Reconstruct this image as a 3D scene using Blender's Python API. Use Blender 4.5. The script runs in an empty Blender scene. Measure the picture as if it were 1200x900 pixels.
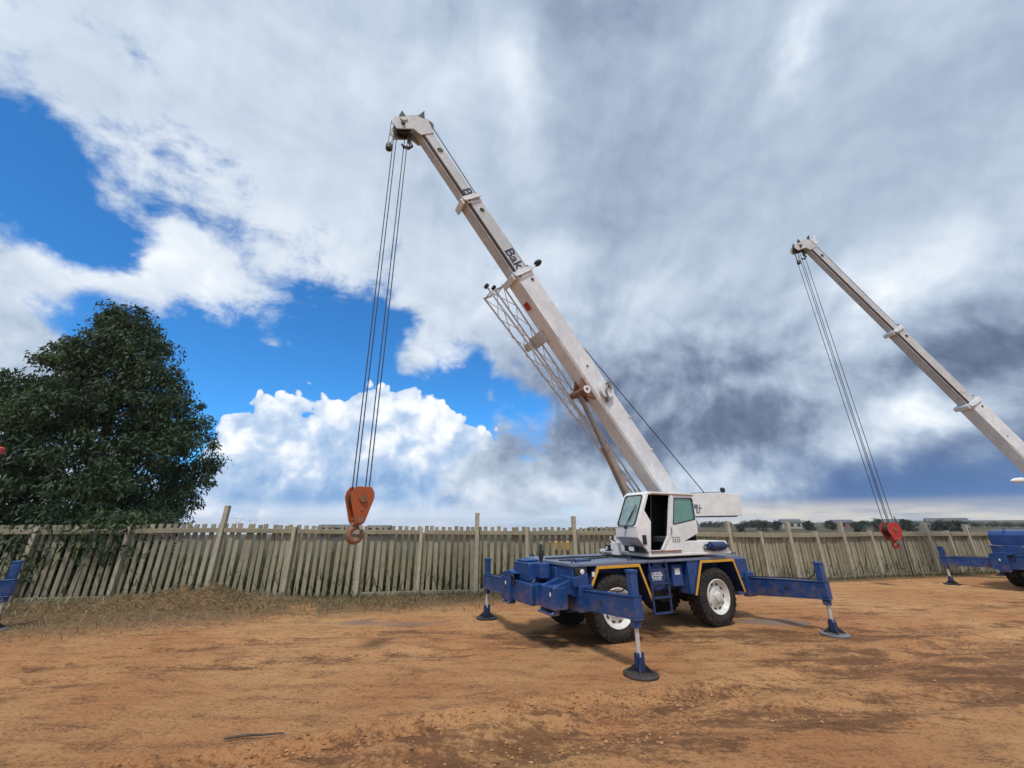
import bpy, bmesh, math, random
import numpy as np
from mathutils import Matrix, Vector
from mathutils.geometry import tessellate_polygon

rad = math.radians
random.seed(7)
scene = bpy.context.scene
COL = scene.collection

# ------------------------------------------------------------------ camera
cam_data = bpy.data.cameras.new('camera')
cam_data.sensor_width = 36.0
cam_data.lens = 36.0 * 455.0 / 1200.0
cam_data.clip_start = 0.1
cam_data.clip_end = 20000.0
camera = bpy.data.objects.new('camera', cam_data)
camera.location = (0, 0, 2.1)
camera.rotation_euler = (rad(90 + 19.8), 0, 0)
COL.objects.link(camera)
scene.camera = camera
scene.render.resolution_x = 1024
scene.render.resolution_y = 768

# ------------------------------------------------------------------ light
SUN_ELEV = 60.0
SUN_AZ = 186.0            # compass degrees from +Y towards +X: behind the camera
sun_data = bpy.data.lights.new('sun', 'SUN')
sun_data.energy = 2.4
sun_data.angle = rad(9)
sun_data.color = (1.0, 0.965, 0.92)
sun = bpy.data.objects.new('sun', sun_data)
sd = Vector((math.sin(rad(SUN_AZ)) * math.cos(rad(SUN_ELEV)), math.cos(rad(SUN_AZ)) * math.cos(rad(SUN_ELEV)), math.sin(rad(SUN_ELEV))))
sun.rotation_euler = sd.to_track_quat('Z', 'Y').to_euler()
sun.location = (0, 0, 30)
COL.objects.link(sun)

vs = scene.view_settings
vs.view_transform = 'Standard'
vs.look = 'None'
vs.exposure = 0.16
vs.gamma = 1.0
vs.use_curve_mapping = False

# ------------------------------------------------------------------ sky
# cloud masses as soft ellipses on the sphere of directions (stereographic about north): u, v, ru, rv, turn, weight
COVER = [
    (-0.505, 0.322, 0.117, 0.08, 2.17, -1.3), (-0.471, 0.284, 0.071, 0.053, 2.41, -0.7), (-0.523, 0.361, 0.068, 0.044, 1.95, -0.9), (-0.393, 0.359, 0.098, 0.068, -3.03, -0.42),
    (-0.309, 0.315, 0.095, 0.043, 2.82, 0.3), (-0.222, 0.281, 0.093, 0.028, -2.92, -0.25), (-0.31, 0.179, 0.156, 0.087, 2.99, -1.6), (-0.199, 0.223, 0.137, 0.102, -2.6, -1.3),
    (-0.347, 0.134, 0.094, 0.059, -3.06, -1.0), (-0.045, 0.152, 0.106, 0.067, 2.98, -1.15), (-0.132, 0.149, 0.139, 0.055, -3.1, -0.9), (-0.046, 0.208, 0.108, 0.057, 1.76, -1.0),
    (-0.494, 0.202, 0.064, 0.024, 2.81, -0.75), (-0.461, 0.198, 0.052, 0.039, 2.07, -0.8), (-0.374, 0.206, 0.047, 0.039, -2.78, -0.5), (-0.125, 0.245, 0.085, 0.082, 1.08, 1.15),
    (-0.145, 0.182, 0.065, 0.044, 2.44, 0.75), (-0.281, 0.198, 0.05, 0.023, 3.01, 1.15), (-0.366, 0.253, 0.15, 0.049, 2.84, 0.85), (-0.453, 0.247, 0.077, 0.028, -3.07, 0.5),
    (-0.515, 0.173, 0.087, 0.046, 1.8, 1.5), (-0.488, 0.224, 0.035, 0.018, 3.14, 0.4), (-0.523, 0.366, 0.032, 0.023, 2.33, 0.8), (0.023, 0.186, 0.136, 0.125, 3.13, 0.6),
    (0.0, 0.054, 0.118, 0.062, 3.14, 0.5), (0.023, 0.311, 0.07, 0.068, 2.96, 0.4), (0.299, 0.436, 0.502, 0.297, 2.75, 1.0), (0.345, 0.124, 0.282, 0.167, 3.07, 0.9),
    (-0.136, 0.493, 0.277, 0.15, -2.97, 0.5), (-0.206, 0.057, 0.218, 0.07, -3.13, -1.7), (-0.326, 0.048, 0.078, 0.067, 2.22, -0.9),
]
SHADE = [
    (-0.36, 0.43, 0.337, 0.187, -2.69, 0.16), (-0.312, 0.522, 0.308, 0.102, -2.99, 0.1), (-0.374, 0.251, 0.148, 0.06, 2.83, 0.3), (-0.291, 0.318, 0.198, 0.096, 2.94, 0.15),
    (-0.125, 0.239, 0.102, 0.099, 1.11, 0.22), (-0.507, 0.157, 0.103, 0.047, 1.71, 0.22), (0.0, 0.556, 0.116, 0.04, 1.76, 0.34), (0.352, 0.527, 0.063, 0.025, 1.2, 0.4),
    (0.282, 0.563, 0.208, 0.085, 2.5, 0.08), (0.047, 0.333, 0.064, 0.05, 3.07, 0.33), (0.0, 0.322, 0.093, 0.067, 3.14, 0.14), (0.098, 0.619, 0.28, 0.047, 3.05, -0.16),
    (-0.076, 0.62, 0.217, 0.031, -3.07, -0.08), (0.201, 0.278, 0.112, 0.078, -2.9, 0.14), (0.269, 0.224, 0.033, 0.031, 2.27, 0.42), (0.136, 0.239, 0.066, 0.045, 3.05, 0.12),
    (0.279, 0.13, 0.224, 0.097, -3.04, -0.28), (0.087, 0.101, 0.161, 0.103, 3.14, -0.27), (0.201, 0.278, 0.082, 0.061, -2.91, 0.1), (0.223, 0.329, 0.342, 0.231, 2.89, -0.13),
    (0.056, 0.14, 0.123, 0.122, 1.01, -0.13), (0.257, 0.096, 0.153, 0.046, 3.1, -0.2), (0.476, 0.172, 0.117, 0.067, -3.1, -0.36), (0.512, 0.191, 0.079, 0.063, 1.66, -0.15),
    (0.427, 0.139, 0.072, 0.028, 3.0, -0.12), (0.4, 0.196, 0.09, 0.063, 1.4, 0.3), (0.361, 0.123, 0.061, 0.043, 1.93, 0.3), (0.439, 0.241, 0.092, 0.068, -1.78, 0.2),
    (0.497, 0.267, 0.107, 0.084, 1.23, 0.16), (0.522, 0.328, 0.046, 0.03, 1.91, -0.1), (0.431, 0.101, 0.055, 0.032, -2.48, 0.6), (0.454, 0.112, 0.035, 0.019, -2.51, 0.25),
    (0.304, 0.064, 0.134, 0.038, -3.01, 0.36), (0.251, 0.051, 0.08, 0.029, 3.13, 0.22), (0.347, 0.08, 0.061, 0.033, 3.12, 0.18), (0.423, 0.045, 0.183, 0.06, 3.06, -0.42),
    (0.46, 0.031, 0.109, 0.04, 3.14, -0.28), (0.373, 0.029, 0.083, 0.026, 3.14, -0.15), (0.042, 0.034, 0.137, 0.041, 3.14, 0.32), (0.105, 0.033, 0.092, 0.04, -3.13, 0.2),
    (0.021, 0.014, 0.156, 0.025, 3.14, 0.1), (0.286, 0.008, 0.405, 0.013, 3.14, 0.0), (0.398, 0.453, 0.192, 0.142, 2.84, -0.02), (0.222, 0.433, 0.265, 0.19, 2.75, -0.05),
]
CUMULUS = [
    (-0.3, 0.088, 0.07, 0.062, 2.02, 1.2), (-0.255, 0.08, 0.084, 0.077, 2.45, 1.2), (-0.186, 0.099, 0.081, 0.077, 2.48, 1.25), (-0.146, 0.105, 0.083, 0.075, 3.01, 1.2),
    (-0.081, 0.091, 0.091, 0.08, 3.06, 1.25), (-0.032, 0.054, 0.075, 0.062, 3.11, 1.1), (-0.323, 0.053, 0.057, 0.049, 2.64, 0.9), (-0.203, 0.037, 0.244, 0.049, -3.13, 1.1),
    (-0.084, 0.033, 0.155, 0.05, 3.14, 0.9), (-0.338, 0.012, 0.118, 0.026, 3.14, 0.7), (-0.172, 0.007, 0.343, 0.023, -3.14, 1.3),
]


world = bpy.data.worlds.new('World')
scene.world = world
world.use_nodes = True
wt = world.node_tree
wt.nodes.clear()

def N(nt, kind, **kw):
    n = nt.nodes.new(kind)
    for k, v in kw.items():
        if k.startswith('i_'):
            n.inputs[k[2:].replace('_', ' ')].default_value = v
        else:
            setattr(n, k, v)
    return n

def mth(nt, op, a, b=None, c=None, clamp=False):
    n = nt.nodes.new('ShaderNodeMath')
    n.operation = op
    n.use_clamp = clamp
    for i, x in enumerate((a, b, c)):
        if x is None:
            continue
        if isinstance(x, (int, float)):
            n.inputs[i].default_value = x
        else:
            nt.links.new(x, n.inputs[i])
    return n.outputs[0]

def vmth(nt, op, a, b=None, scale=None):
    n = nt.nodes.new('ShaderNodeVectorMath')
    n.operation = op
    for i, x in enumerate((a, b)):
        if x is None:
            continue
        if isinstance(x, (tuple, list)):
            n.inputs[i].default_value = x
        else:
            nt.links.new(x, n.inputs[i])
    if scale is not None:
        if isinstance(scale, (int, float)):
            n.inputs['Scale'].default_value = scale
        else:
            nt.links.new(scale, n.inputs['Scale'])
    return n.outputs['Value'] if op in ('DOT_PRODUCT', 'LENGTH') else n.outputs['Vector']

def noise(nt, vec, scale, detail=5, rough=0.55, dist=0.0, lac=2.0, out=0, flat=False):
    n = nt.nodes.new('ShaderNodeTexNoise')
    n.inputs['Scale'].default_value = scale
    n.inputs['Detail'].default_value = detail
    n.inputs['Roughness'].default_value = rough
    n.inputs['Distortion'].default_value = dist
    n.inputs['Lacunarity'].default_value = lac
    if flat:
        n.noise_dimensions = '2D'
    if vec is not None:
        nt.links.new(vec, n.inputs['Vector'])
    return n.outputs[out]

def ramp(nt, fac, stops, mode='LINEAR'):
    n = nt.nodes.new('ShaderNodeValToRGB')
    cr = n.color_ramp
    cr.interpolation = mode
    while len(cr.elements) < len(stops):
        cr.elements.new(0.5)
    for e, (p, c) in zip(cr.elements, stops):
        e.position = p
        e.color = (c[0], c[1], c[2], 1) if not isinstance(c, (int, float)) else (c, c, c, 1)
    nt.links.new(fac, n.inputs[0])
    return n.outputs[0]

def mixc(nt, fac, a, b, blend='MIX'):
    n = nt.nodes.new('ShaderNodeMix')
    n.data_type = 'RGBA'
    n.blend_type = blend
    for s, x in ((n.inputs[0], fac), (n.inputs[6], a), (n.inputs[7], b)):
        if isinstance(x, (int, float)):
            s.default_value = x
        elif isinstance(x, (tuple, list)):
            s.default_value = (x[0], x[1], x[2], 1)
        else:
            nt.links.new(x, s)
    return n.outputs[2]

def smooth(nt, x, lo, hi, to0=0.0, to1=1.0):
    n = nt.nodes.new('ShaderNodeMapRange')
    n.interpolation_type = 'SMOOTHSTEP'
    nt.links.new(x, n.inputs[0])
    for i, v in ((1, lo), (2, hi), (3, to0), (4, to1)):
        n.inputs[i].default_value = v
    return n.outputs[0]

def srgb(r, g, b):
    f = lambda c: c / 12.92 if c <= 0.04045 else ((c + 0.055) / 1.055) ** 2.4
    return tuple(f(x / 255.0) for x in (r, g, b))

def blob_sum(nt, vec, items, base, widen=1.75, gain=1.7, soft=False):
    acc = base
    for (u, v, ru, rv, turn, w) in items:
        m = nt.nodes.new('ShaderNodeMapping')
        m.vector_type = 'TEXTURE'
        m.inputs['Location'].default_value = (u, v, 0)
        m.inputs['Rotation'].default_value = (0, 0, turn)
        m.inputs['Scale'].default_value = (ru * widen, rv * widen, 1)
        nt.links.new(vec, m.inputs['Vector'])
        g = nt.nodes.new('ShaderNodeTexGradient')
        g.gradient_type = 'QUADRATIC_SPHERE'
        nt.links.new(m.outputs[0], g.inputs[0])
        q = g.outputs['Fac']
        if soft:                                     # round off the peak
            q = mth(nt, 'MULTIPLY', q, mth(nt, 'SUBTRACT', 2.0, q))
        acc = mth(nt, 'MULTIPLY_ADD', q, w * gain, acc)
    return acc

SKY_STRENGTH = 0.1
tc = N(wt, 'ShaderNodeTexCoord')
D = tc.outputs['Generated']
sep = N(wt, 'ShaderNodeSeparateXYZ')
wt.links.new(D, sep.inputs[0])
X, Y, Z = sep.outputs
den = mth(wt, 'MAXIMUM', mth(wt, 'ADD', Y, 1.0), 0.05)
cmb = N(wt, 'ShaderNodeCombineXYZ')
wt.links.new(mth(wt, 'DIVIDE', X, den), cmb.inputs[0])
wt.links.new(mth(wt, 'DIVIDE', Z, den), cmb.inputs[1])
UV = cmb.outputs[0]
# clouds seen on a level ceiling: they crowd together towards the horizon
zc = mth(wt, 'ADD', mth(wt, 'MAXIMUM', Z, 0.0), 0.16)
cmb2 = N(wt, 'ShaderNodeCombineXYZ')
wt.links.new(mth(wt, 'DIVIDE', X, zc), cmb2.inputs[0])
wt.links.new(mth(wt, 'DIVIDE', Y, zc), cmb2.inputs[1])
CEIL = cmb2.outputs[0]

def warped(vec, scale, amount, detail=3, rough=0.55):
    c = noise(wt, vec, scale, detail, rough, out=1, flat=True)
    return vmth(wt, 'ADD', vec, vmth(wt, 'SCALE', vmth(wt, 'SUBTRACT', c, (0.5, 0.5, 0.5)), scale=amount))

W1 = warped(UV, 5.5, 0.11, 5)
W2 = warped(UV, 18.0, 0.022, 3)

# blue air
sky = N(wt, 'ShaderNodeTexSky', sky_type='NISHITA', sun_disc=False)
sky.sun_elevation = rad(SUN_ELEV)
sky.sun_rotation = rad(SUN_AZ)
sky.altitude = 1500
sky.air_density = 1.0
sky.dust_density = 0.4
sky.ozone_density = 2.0
blue = mixc(wt, 1.0, sky.outputs[0], (0.42, 1.25, 1.85), 'MULTIPLY')

def lit(c):                      # cloud radiance as seen, undoing the background strength
    return tuple(x / SKY_STRENGTH for x in c)

# --- sheet of high cloud
n_ceil = noise(wt, CEIL, 1.6, 6, 0.60, 0.5, flat=True)
W3 = warped(UV, 7.0, 0.045, 2)
n_fine = noise(wt, W3, 11.0, 7, 0.62, flat=True)
cov = blob_sum(wt, W1, COVER, 0.90)
cov = mth(wt, 'MULTIPLY_ADD', mth(wt, 'SUBTRACT', n_ceil, 0.5), 1.7, cov)
n_wisp = noise(wt, vmth(wt, 'MULTIPLY', W3, (9.0, 17.0, 1.0)), 1.0, 6, 0.66, flat=True)
cov = mth(wt, 'MULTIPLY_ADD', mth(wt, 'SUBTRACT', n_fine, 0.5), 2.4, cov)
cov = mth(wt, 'MULTIPLY_ADD', mth(wt, 'SUBTRACT', n_wisp, 0.5), 2.2, cov)
a_sheet = smooth(wt, cov, -0.25, 1.0)
# billow relief: the noise a little towards the light minus the noise here
n_up = noise(wt, vmth(wt, 'ADD', W3, (-0.006, 0.014, 0)), 11.0, 5, 0.58, flat=True)
relf = mth(wt, 'SUBTRACT', n_fine, n_up)
W4 = warped(UV, 7.0, 0.10, 4, 0.60)
n_soft = noise(wt, W1, 2.6, 3, 0.5, flat=True)
elev = mth(wt, 'DIVIDE', Z, den)
calm = smooth(wt, elev, 0.12, 0.36, 1.0, 0.30)             # billows show low down, the sheet overhead is smooth
shd = blob_sum(wt, W4, SHADE, 0.615, widen=1.5, gain=0.72, soft=True)
shd = mth(wt, 'MULTIPLY_ADD', mth(wt, 'MULTIPLY', relf, calm), 0.75, shd)
shd = mth(wt, 'MULTIPLY_ADD', mth(wt, 'SUBTRACT', n_soft, 0.5), 0.42, shd)
shd = mth(wt, 'MULTIPLY_ADD', mth(wt, 'MULTIPLY', mth(wt, 'SUBTRACT', n_fine, 0.5), calm), 0.14, shd)
bil = N(wt, 'ShaderNodeTexVoronoi', feature='F1', voronoi_dimensions='2D')
bil.inputs['Scale'].default_value = 9.0
bil.inputs['Detail'].default_value = 2.0
bil.inputs['Roughness'].default_value = 0.55
wt.links.new(W3, bil.inputs['Vector'])
shd = mth(wt, 'MULTIPLY_ADD', mth(wt, 'MULTIPLY', mth(wt, 'SUBTRACT', 0.42, bil.outputs['Distance']), calm), 0.30, shd)
col_sheet = ramp(wt, shd, [
    (0.00, lit(srgb(84, 99, 126))), (0.18, lit(srgb(110, 125, 150))), (0.36, lit(srgb(146, 161, 184))),
    (0.52, lit(srgb(172, 188, 207))), (0.70, lit(srgb(200, 212, 227))), (0.86, lit(srgb(224, 232, 241))), (1.0, lit(srgb(247, 249, 252)))])

# --- bank of cumulus low in the north-west
vor = N(wt, 'ShaderNodeTexVoronoi', feature='F1', voronoi_dimensions='2D')
vor.inputs['Scale'].default_value = 20.0
vor.inputs['Detail'].default_value = 2.0
vor.inputs['Roughness'].default_value = 0.6
wt.links.new(W2, vor.inputs['Vector'])
n_cu = noise(wt, W2, 15.0, 7, 0.58, flat=True)
n_cu2 = noise(wt, vmth(wt, 'ADD', W2, (-0.008, 0.014, 0)), 15.0, 5, 0.56, flat=True)
cu = blob_sum(wt, W2, CUMULUS, -0.80)
cu = mth(wt, 'MULTIPLY_ADD', mth(wt, 'SUBTRACT', 0.40, vor.outputs['Distance']), 1.15, cu)
cu = mth(wt, 'MULTIPLY_ADD', mth(wt, 'SUBTRACT', n_cu, 0.5), 0.75, cu)
a_cu = smooth(wt, cu, 0.0, 0.14)
hgt = mth(wt, 'DIVIDE', Z, den)                      # low bases are in shade, tops in the sun
shc = smooth(wt, hgt, 0.030, 0.110, 0.42, 0.88)
shc = mth(wt, 'MULTIPLY_ADD', mth(wt, 'SUBTRACT', n_cu, n_cu2), 1.1, shc)
shc = mth(wt, 'MULTIPLY_ADD', mth(wt, 'SUBTRACT', 0.42, vor.outputs['Distance']), 0.40, shc)
shc = mth(wt, 'MULTIPLY_ADD', mth(wt, 'SUBTRACT', n_cu, 0.5), 0.5, shc)
shc = mth(wt, 'ADD', smooth(wt, hgt, 0.0, 0.035, 0.40, 0.0), shc)
col_cu = ramp(wt, shc, [
    (0.05, lit(srgb(132, 168, 212))), (0.32, lit(srgb(160, 188, 222))), (0.55, lit(srgb(186, 206, 232))),
    (0.78, lit(srgb(228, 236, 246))), (0.98, lit(srgb(252, 252, 253)))])

low_e = mth(wt, 'MULTIPLY', smooth(wt, mth(wt, 'DIVIDE', Z, den), 0.025, 0.11, 1.0, 0.0), smooth(wt, X, 0.30, 0.75))
low_e = mth(wt, 'MULTIPLY', low_e, smooth(wt, shd, 0.15, 0.75, 0.85, 0.0))
col_sheet = mixc(wt, low_e, col_sheet, lit(srgb(80, 118, 172)))     # rain-blue far off in the east

# --- pale strip of far sky along the horizon
strip = mth(wt, 'MULTIPLY', smooth(wt, hgt, 0.008, 0.030, 1.0, 0.0), 0.95)
side = smooth(wt, X, 0.15, 0.6)
col_strip = mixc(wt, side, lit(srgb(205, 218, 236)), lit(srgb(226, 218, 200)))
strip_n = smooth(wt, noise(wt, vmth(wt, 'MULTIPLY', UV, (7.0, 60.0, 1.0)), 1.0, 4, 0.6, flat=True), 0.30, 0.62)

out = mixc(wt, a_cu, blue, col_cu)
out = mixc(wt, a_sheet, out, col_sheet)
out = mixc(wt, mth(wt, 'MULTIPLY', strip, mth(wt, 'MULTIPLY_ADD', strip_n, 0.6, 0.4)), out, col_strip)
bg = N(wt, 'ShaderNodeBackground')
bg.inputs['Strength'].default_value = SKY_STRENGTH
wt.links.new(out, bg.inputs['Color'])
wo = N(wt, 'ShaderNodeOutputWorld')
wt.links.new(bg.outputs[0], wo.inputs['Surface'])
world.cycles.sampling_method = 'MANUAL'
world.cycles.sample_map_resolution = 512
scene.cycles.max_bounces = 6
scene.cycles.transparent_max_bounces = 12

# ------------------------------------------------------------------ mesh helpers
class MB:
    """collects boxes, prisms, tubes and lathes; build() links them as one mesh object"""
    def __init__(self):
        self.v, self.f, self.m = [], [], []
        self.mat = 0

    def add(self, verts, faces):
        o = len(self.v)
        self.v += [tuple(p) for p in verts]
        self.f += [tuple(i + o for i in f) for f in faces]
        self.m += [self.mat] * len(faces)
        return self

    def box(self, lo, hi, M=None):
        (x0, y0, z0), (x1, y1, z1) = lo, hi
        p = [(x0, y0, z0), (x1, y0, z0), (x1, y1, z0), (x0, y1, z0), (x0, y0, z1), (x1, y0, z1), (x1, y1, z1), (x0, y1, z1)]
        if M is not None:
            p = [M @ Vector(q) for q in p]
        return self.add(p, [(0, 3, 2, 1), (4, 5, 6, 7), (0, 1, 5, 4), (1, 2, 6, 5), (2, 3, 7, 6), (3, 0, 4, 7)])

    def bar(self, a, b, w, h, up=(0, 0, 1)):
        a, b = Vector(a), Vector(b)
        d = (b - a).normalized()
        s = d.cross(Vector(up)).normalized()
        u = s.cross(d)
        p = [q + s * i * w / 2 + u * j * h / 2 for q in (a, b) for i, j in ((-1, -1), (1, -1), (1, 1), (-1, 1))]
        return self.add(p, [(3, 2, 1, 0), (4, 5, 6, 7), (0, 1, 5, 4), (1, 2, 6, 5), (2, 3, 7, 6), (3, 0, 4, 7)])

    def tube(self, pts, r, n=10, caps=True):
        pts = [Vector(p) for p in pts]
        rs = r if isinstance(r, (list, tuple)) else [r] * len(pts)
        ref = None
        V, F = [], []
        for i, p in enumerate(pts):
            a, b = pts[max(i - 1, 0)], pts[min(i + 1, len(pts) - 1)]
            d = (b - a).normalized()
            if ref is None:
                ref = Vector((0, 0, 1)) if abs(d.z) < 0.9 else Vector((1, 0, 0))
            s = d.cross(ref).normalized()
            u = s.cross(d)
            ref = u
            for k in range(n):
                t = 2 * math.pi * k / n
                V.append(p + (s * math.cos(t) + u * math.sin(t)) * rs[i])
        for i in range(len(pts) - 1):
            for k in range(n):
                F.append((i * n + k, i * n + (k + 1) % n, (i + 1) * n + (k + 1) % n, (i + 1) * n + k))
        if caps:
            F.append(tuple(reversed(range(n))))
            F.append(tuple((len(pts) - 1) * n + k for k in range(n)))
        return self.add(V, F)

    def prism(self, poly, axis, a0, a1, holes=()):
        """polygon in the other two axes (in x,y,z order), pushed from a0 to a1 along axis"""
        loops = [list(poly)] + [list(h) for h in holes]
        flat = [p for l in loops for p in l]
        def put(p, a):
            q = list(p)
            q.insert(axis, a)
            return tuple(q)
        n = len(flat)
        V = [put(p, a0) for p in flat] + [put(p, a1) for p in flat]
        F = []
        if len(loops) == 1:
            F += [tuple(reversed(range(n))), tuple(range(n, 2 * n))]
        else:
            tri = tessellate_polygon([[Vector((p[0], p[1], 0)) for p in l] for l in loops])
            F += [tuple(t) for t in tri] + [tuple(n + i for i in t) for t in tri]
        o = 0
        for l in loops:
            k = len(l)
            F += [(o + i, o + (i + 1) % k, n + o + (i + 1) % k, n + o + i) for i in range(k)]
            o += k
        return self.add(V, F)

    def lathe(self, prof, M=None, n=24, caps=True):
        """prof: (radius, height) along local z"""
        V, F = [], []
        for r, h in prof:
            for k in range(n):
                t = 2 * math.pi * k / n
                q = Vector((r * math.cos(t), r * math.sin(t), h))
                V.append(M @ q if M is not None else q)
        for i in range(len(prof) - 1):
            for k in range(n):
                F.append((i * n + k, i * n + (k + 1) % n, (i + 1) * n + (k + 1) % n, (i + 1) * n + k))
        if caps and prof[0][0] > 1e-4:
            F.append(tuple(reversed(range(n))))
        if caps and prof[-1][0] > 1e-4:
            F.append(tuple((len(prof) - 1) * n + k for k in range(n)))
        return self.add(V, F)

    def disc_y(self, c, r, t, n=20):
        """flat cylinder whose axis is y, centred on c, thickness t"""
        M = Matrix.Translation(c) @ Matrix.Rotation(rad(-90), 4, 'X')
        return self.lathe([(r, -t / 2), (r, t / 2)], M, n)

    def sphere(self, c, r, n=12, squash=(1, 1, 1)):
        prof = [(max(r * math.sin(math.pi * i / 8), 1e-5), -r * math.cos(math.pi * i / 8)) for i in range(9)]
        M = Matrix.Translation(c) @ Matrix.Diagonal((squash[0], squash[1], squash[2], 1))
        return self.lathe(prof, M, n)

    def build(self, name, mats, parent=None, xf=None, bevel=0.0, smooth=35):
        me = bpy.data.meshes.new(name)
        vv = self.v if xf is None else [tuple(xf @ Vector(p)) for p in self.v]
        me.from_pydata(vv, [], self.f)
        mats = mats if isinstance(mats, (list, tuple)) else [mats]
        for m in mats:
            me.materials.append(m)
        if len(mats) > 1:
            me.polygons.foreach_set('material_index', self.m)
        bm = bmesh.new()
        bm.from_mesh(me)
        bmesh.ops.recalc_face_normals(bm, faces=bm.faces)
        bm.to_mesh(me)
        bm.free()
        if smooth:
            me.polygons.foreach_set('use_smooth', [True] * len(me.polygons))
            me.set_sharp_from_angle(angle=rad(smooth))
        me.update()
        ob = bpy.data.objects.new(name, me)
        COL.objects.link(ob)
        ob.parent = parent
        if bevel:
            b = ob.modifiers.new('bevel', 'BEVEL')
            b.width = bevel
            b.segments = 2
            b.limit_method = 'ANGLE'
            b.angle_limit = rad(40)
            b.harden_normals = False
        return ob

def raw_mesh(name, verts, faces, mat, parent=None, attrs=None, smooth=False):
    me = bpy.data.meshes.new(name)
    verts = np.asarray(verts, dtype=np.float32)
    faces = np.asarray(faces, dtype=np.int32)
    k = faces.shape[1]
    me.vertices.add(len(verts))
    me.vertices.foreach_set('co', verts.ravel())
    me.loops.add(faces.size)
    me.loops.foreach_set('vertex_index', faces.ravel())
    me.polygons.add(len(faces))
    me.polygons.foreach_set('loop_start', np.arange(0, faces.size, k, dtype=np.int32))
    me.polygons.foreach_set('use_smooth', np.full(len(faces), smooth))
    me.update(calc_edges=True)
    me.validate()
    for an, arr in (attrs or {}).items():
        a = me.attributes.new(an, 'FLOAT', 'POINT')
        a.data.foreach_set('value', np.asarray(arr, dtype=np.float32))
    me.materials.append(mat)
    ob = bpy.data.objects.new(name, me)
    COL.objects.link(ob)
    ob.parent = parent
    return ob

def empty(name, loc=(0, 0, 0), turn=0.0, parent=None):
    o = bpy.data.objects.new(name, None)
    o.empty_display_size = 0.2
    o.location = loc
    o.rotation_euler = (0, 0, turn)
    o.parent = parent
    COL.objects.link(o)
    return o

def tag(o, label=None, cat=None, group=None, kind=None):
    for k, v in (('label', label), ('category', cat), ('group', group), ('kind', kind)):
        if v:
            o[k] = v
    return o

def lettering(name, body, size, mat, parent, M, bold=0.0, depth=0.002):
    cu = bpy.data.curves.new(name, 'FONT')
    cu.body = body
    cu.size = size
    cu.offset = bold
    cu.extrude = depth
    cu.space_line = 0.85
    tmp = bpy.data.objects.new('tmp', cu)
    COL.objects.link(tmp)
    dg = bpy.context.evaluated_depsgraph_get()
    me = bpy.data.meshes.new_from_object(tmp.evaluated_get(dg))
    bpy.data.objects.remove(tmp)
    me.name = name
    me.transform(M)
    me.materials.clear()
    me.materials.append(mat)
    o = bpy.data.objects.new(name, me)
    COL.objects.link(o)
    o.parent = parent
    return o

def basis(o, x, y):
    x, y = Vector(x).normalized(), Vector(y).normalized()
    z = x.cross(y)
    M = Matrix((x, y, z)).transposed().to_4x4()
    M.translation = o
    return M

# ------------------------------------------------------------------ materials
def material(name):
    m = bpy.data.materials.new(name)
    m.use_nodes = True
    nt = m.node_tree
    nt.nodes.clear()
    b = nt.nodes.new('ShaderNodeBsdfPrincipled')
    o = nt.nodes.new('ShaderNodeOutputMaterial')
    nt.links.new(b.outputs[0], o.inputs[0])
    return m, nt, b

def bump(nt, b, h, strength=0.3, dist=0.01):
    n = nt.nodes.new('ShaderNodeBump')
    n.inputs['Strength'].default_value = strength
    n.inputs['Distance'].default_value = dist
    nt.links.new(h, n.inputs['Height'])
    nt.links.new(n.outputs[0], b.inputs['Normal'])

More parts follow.
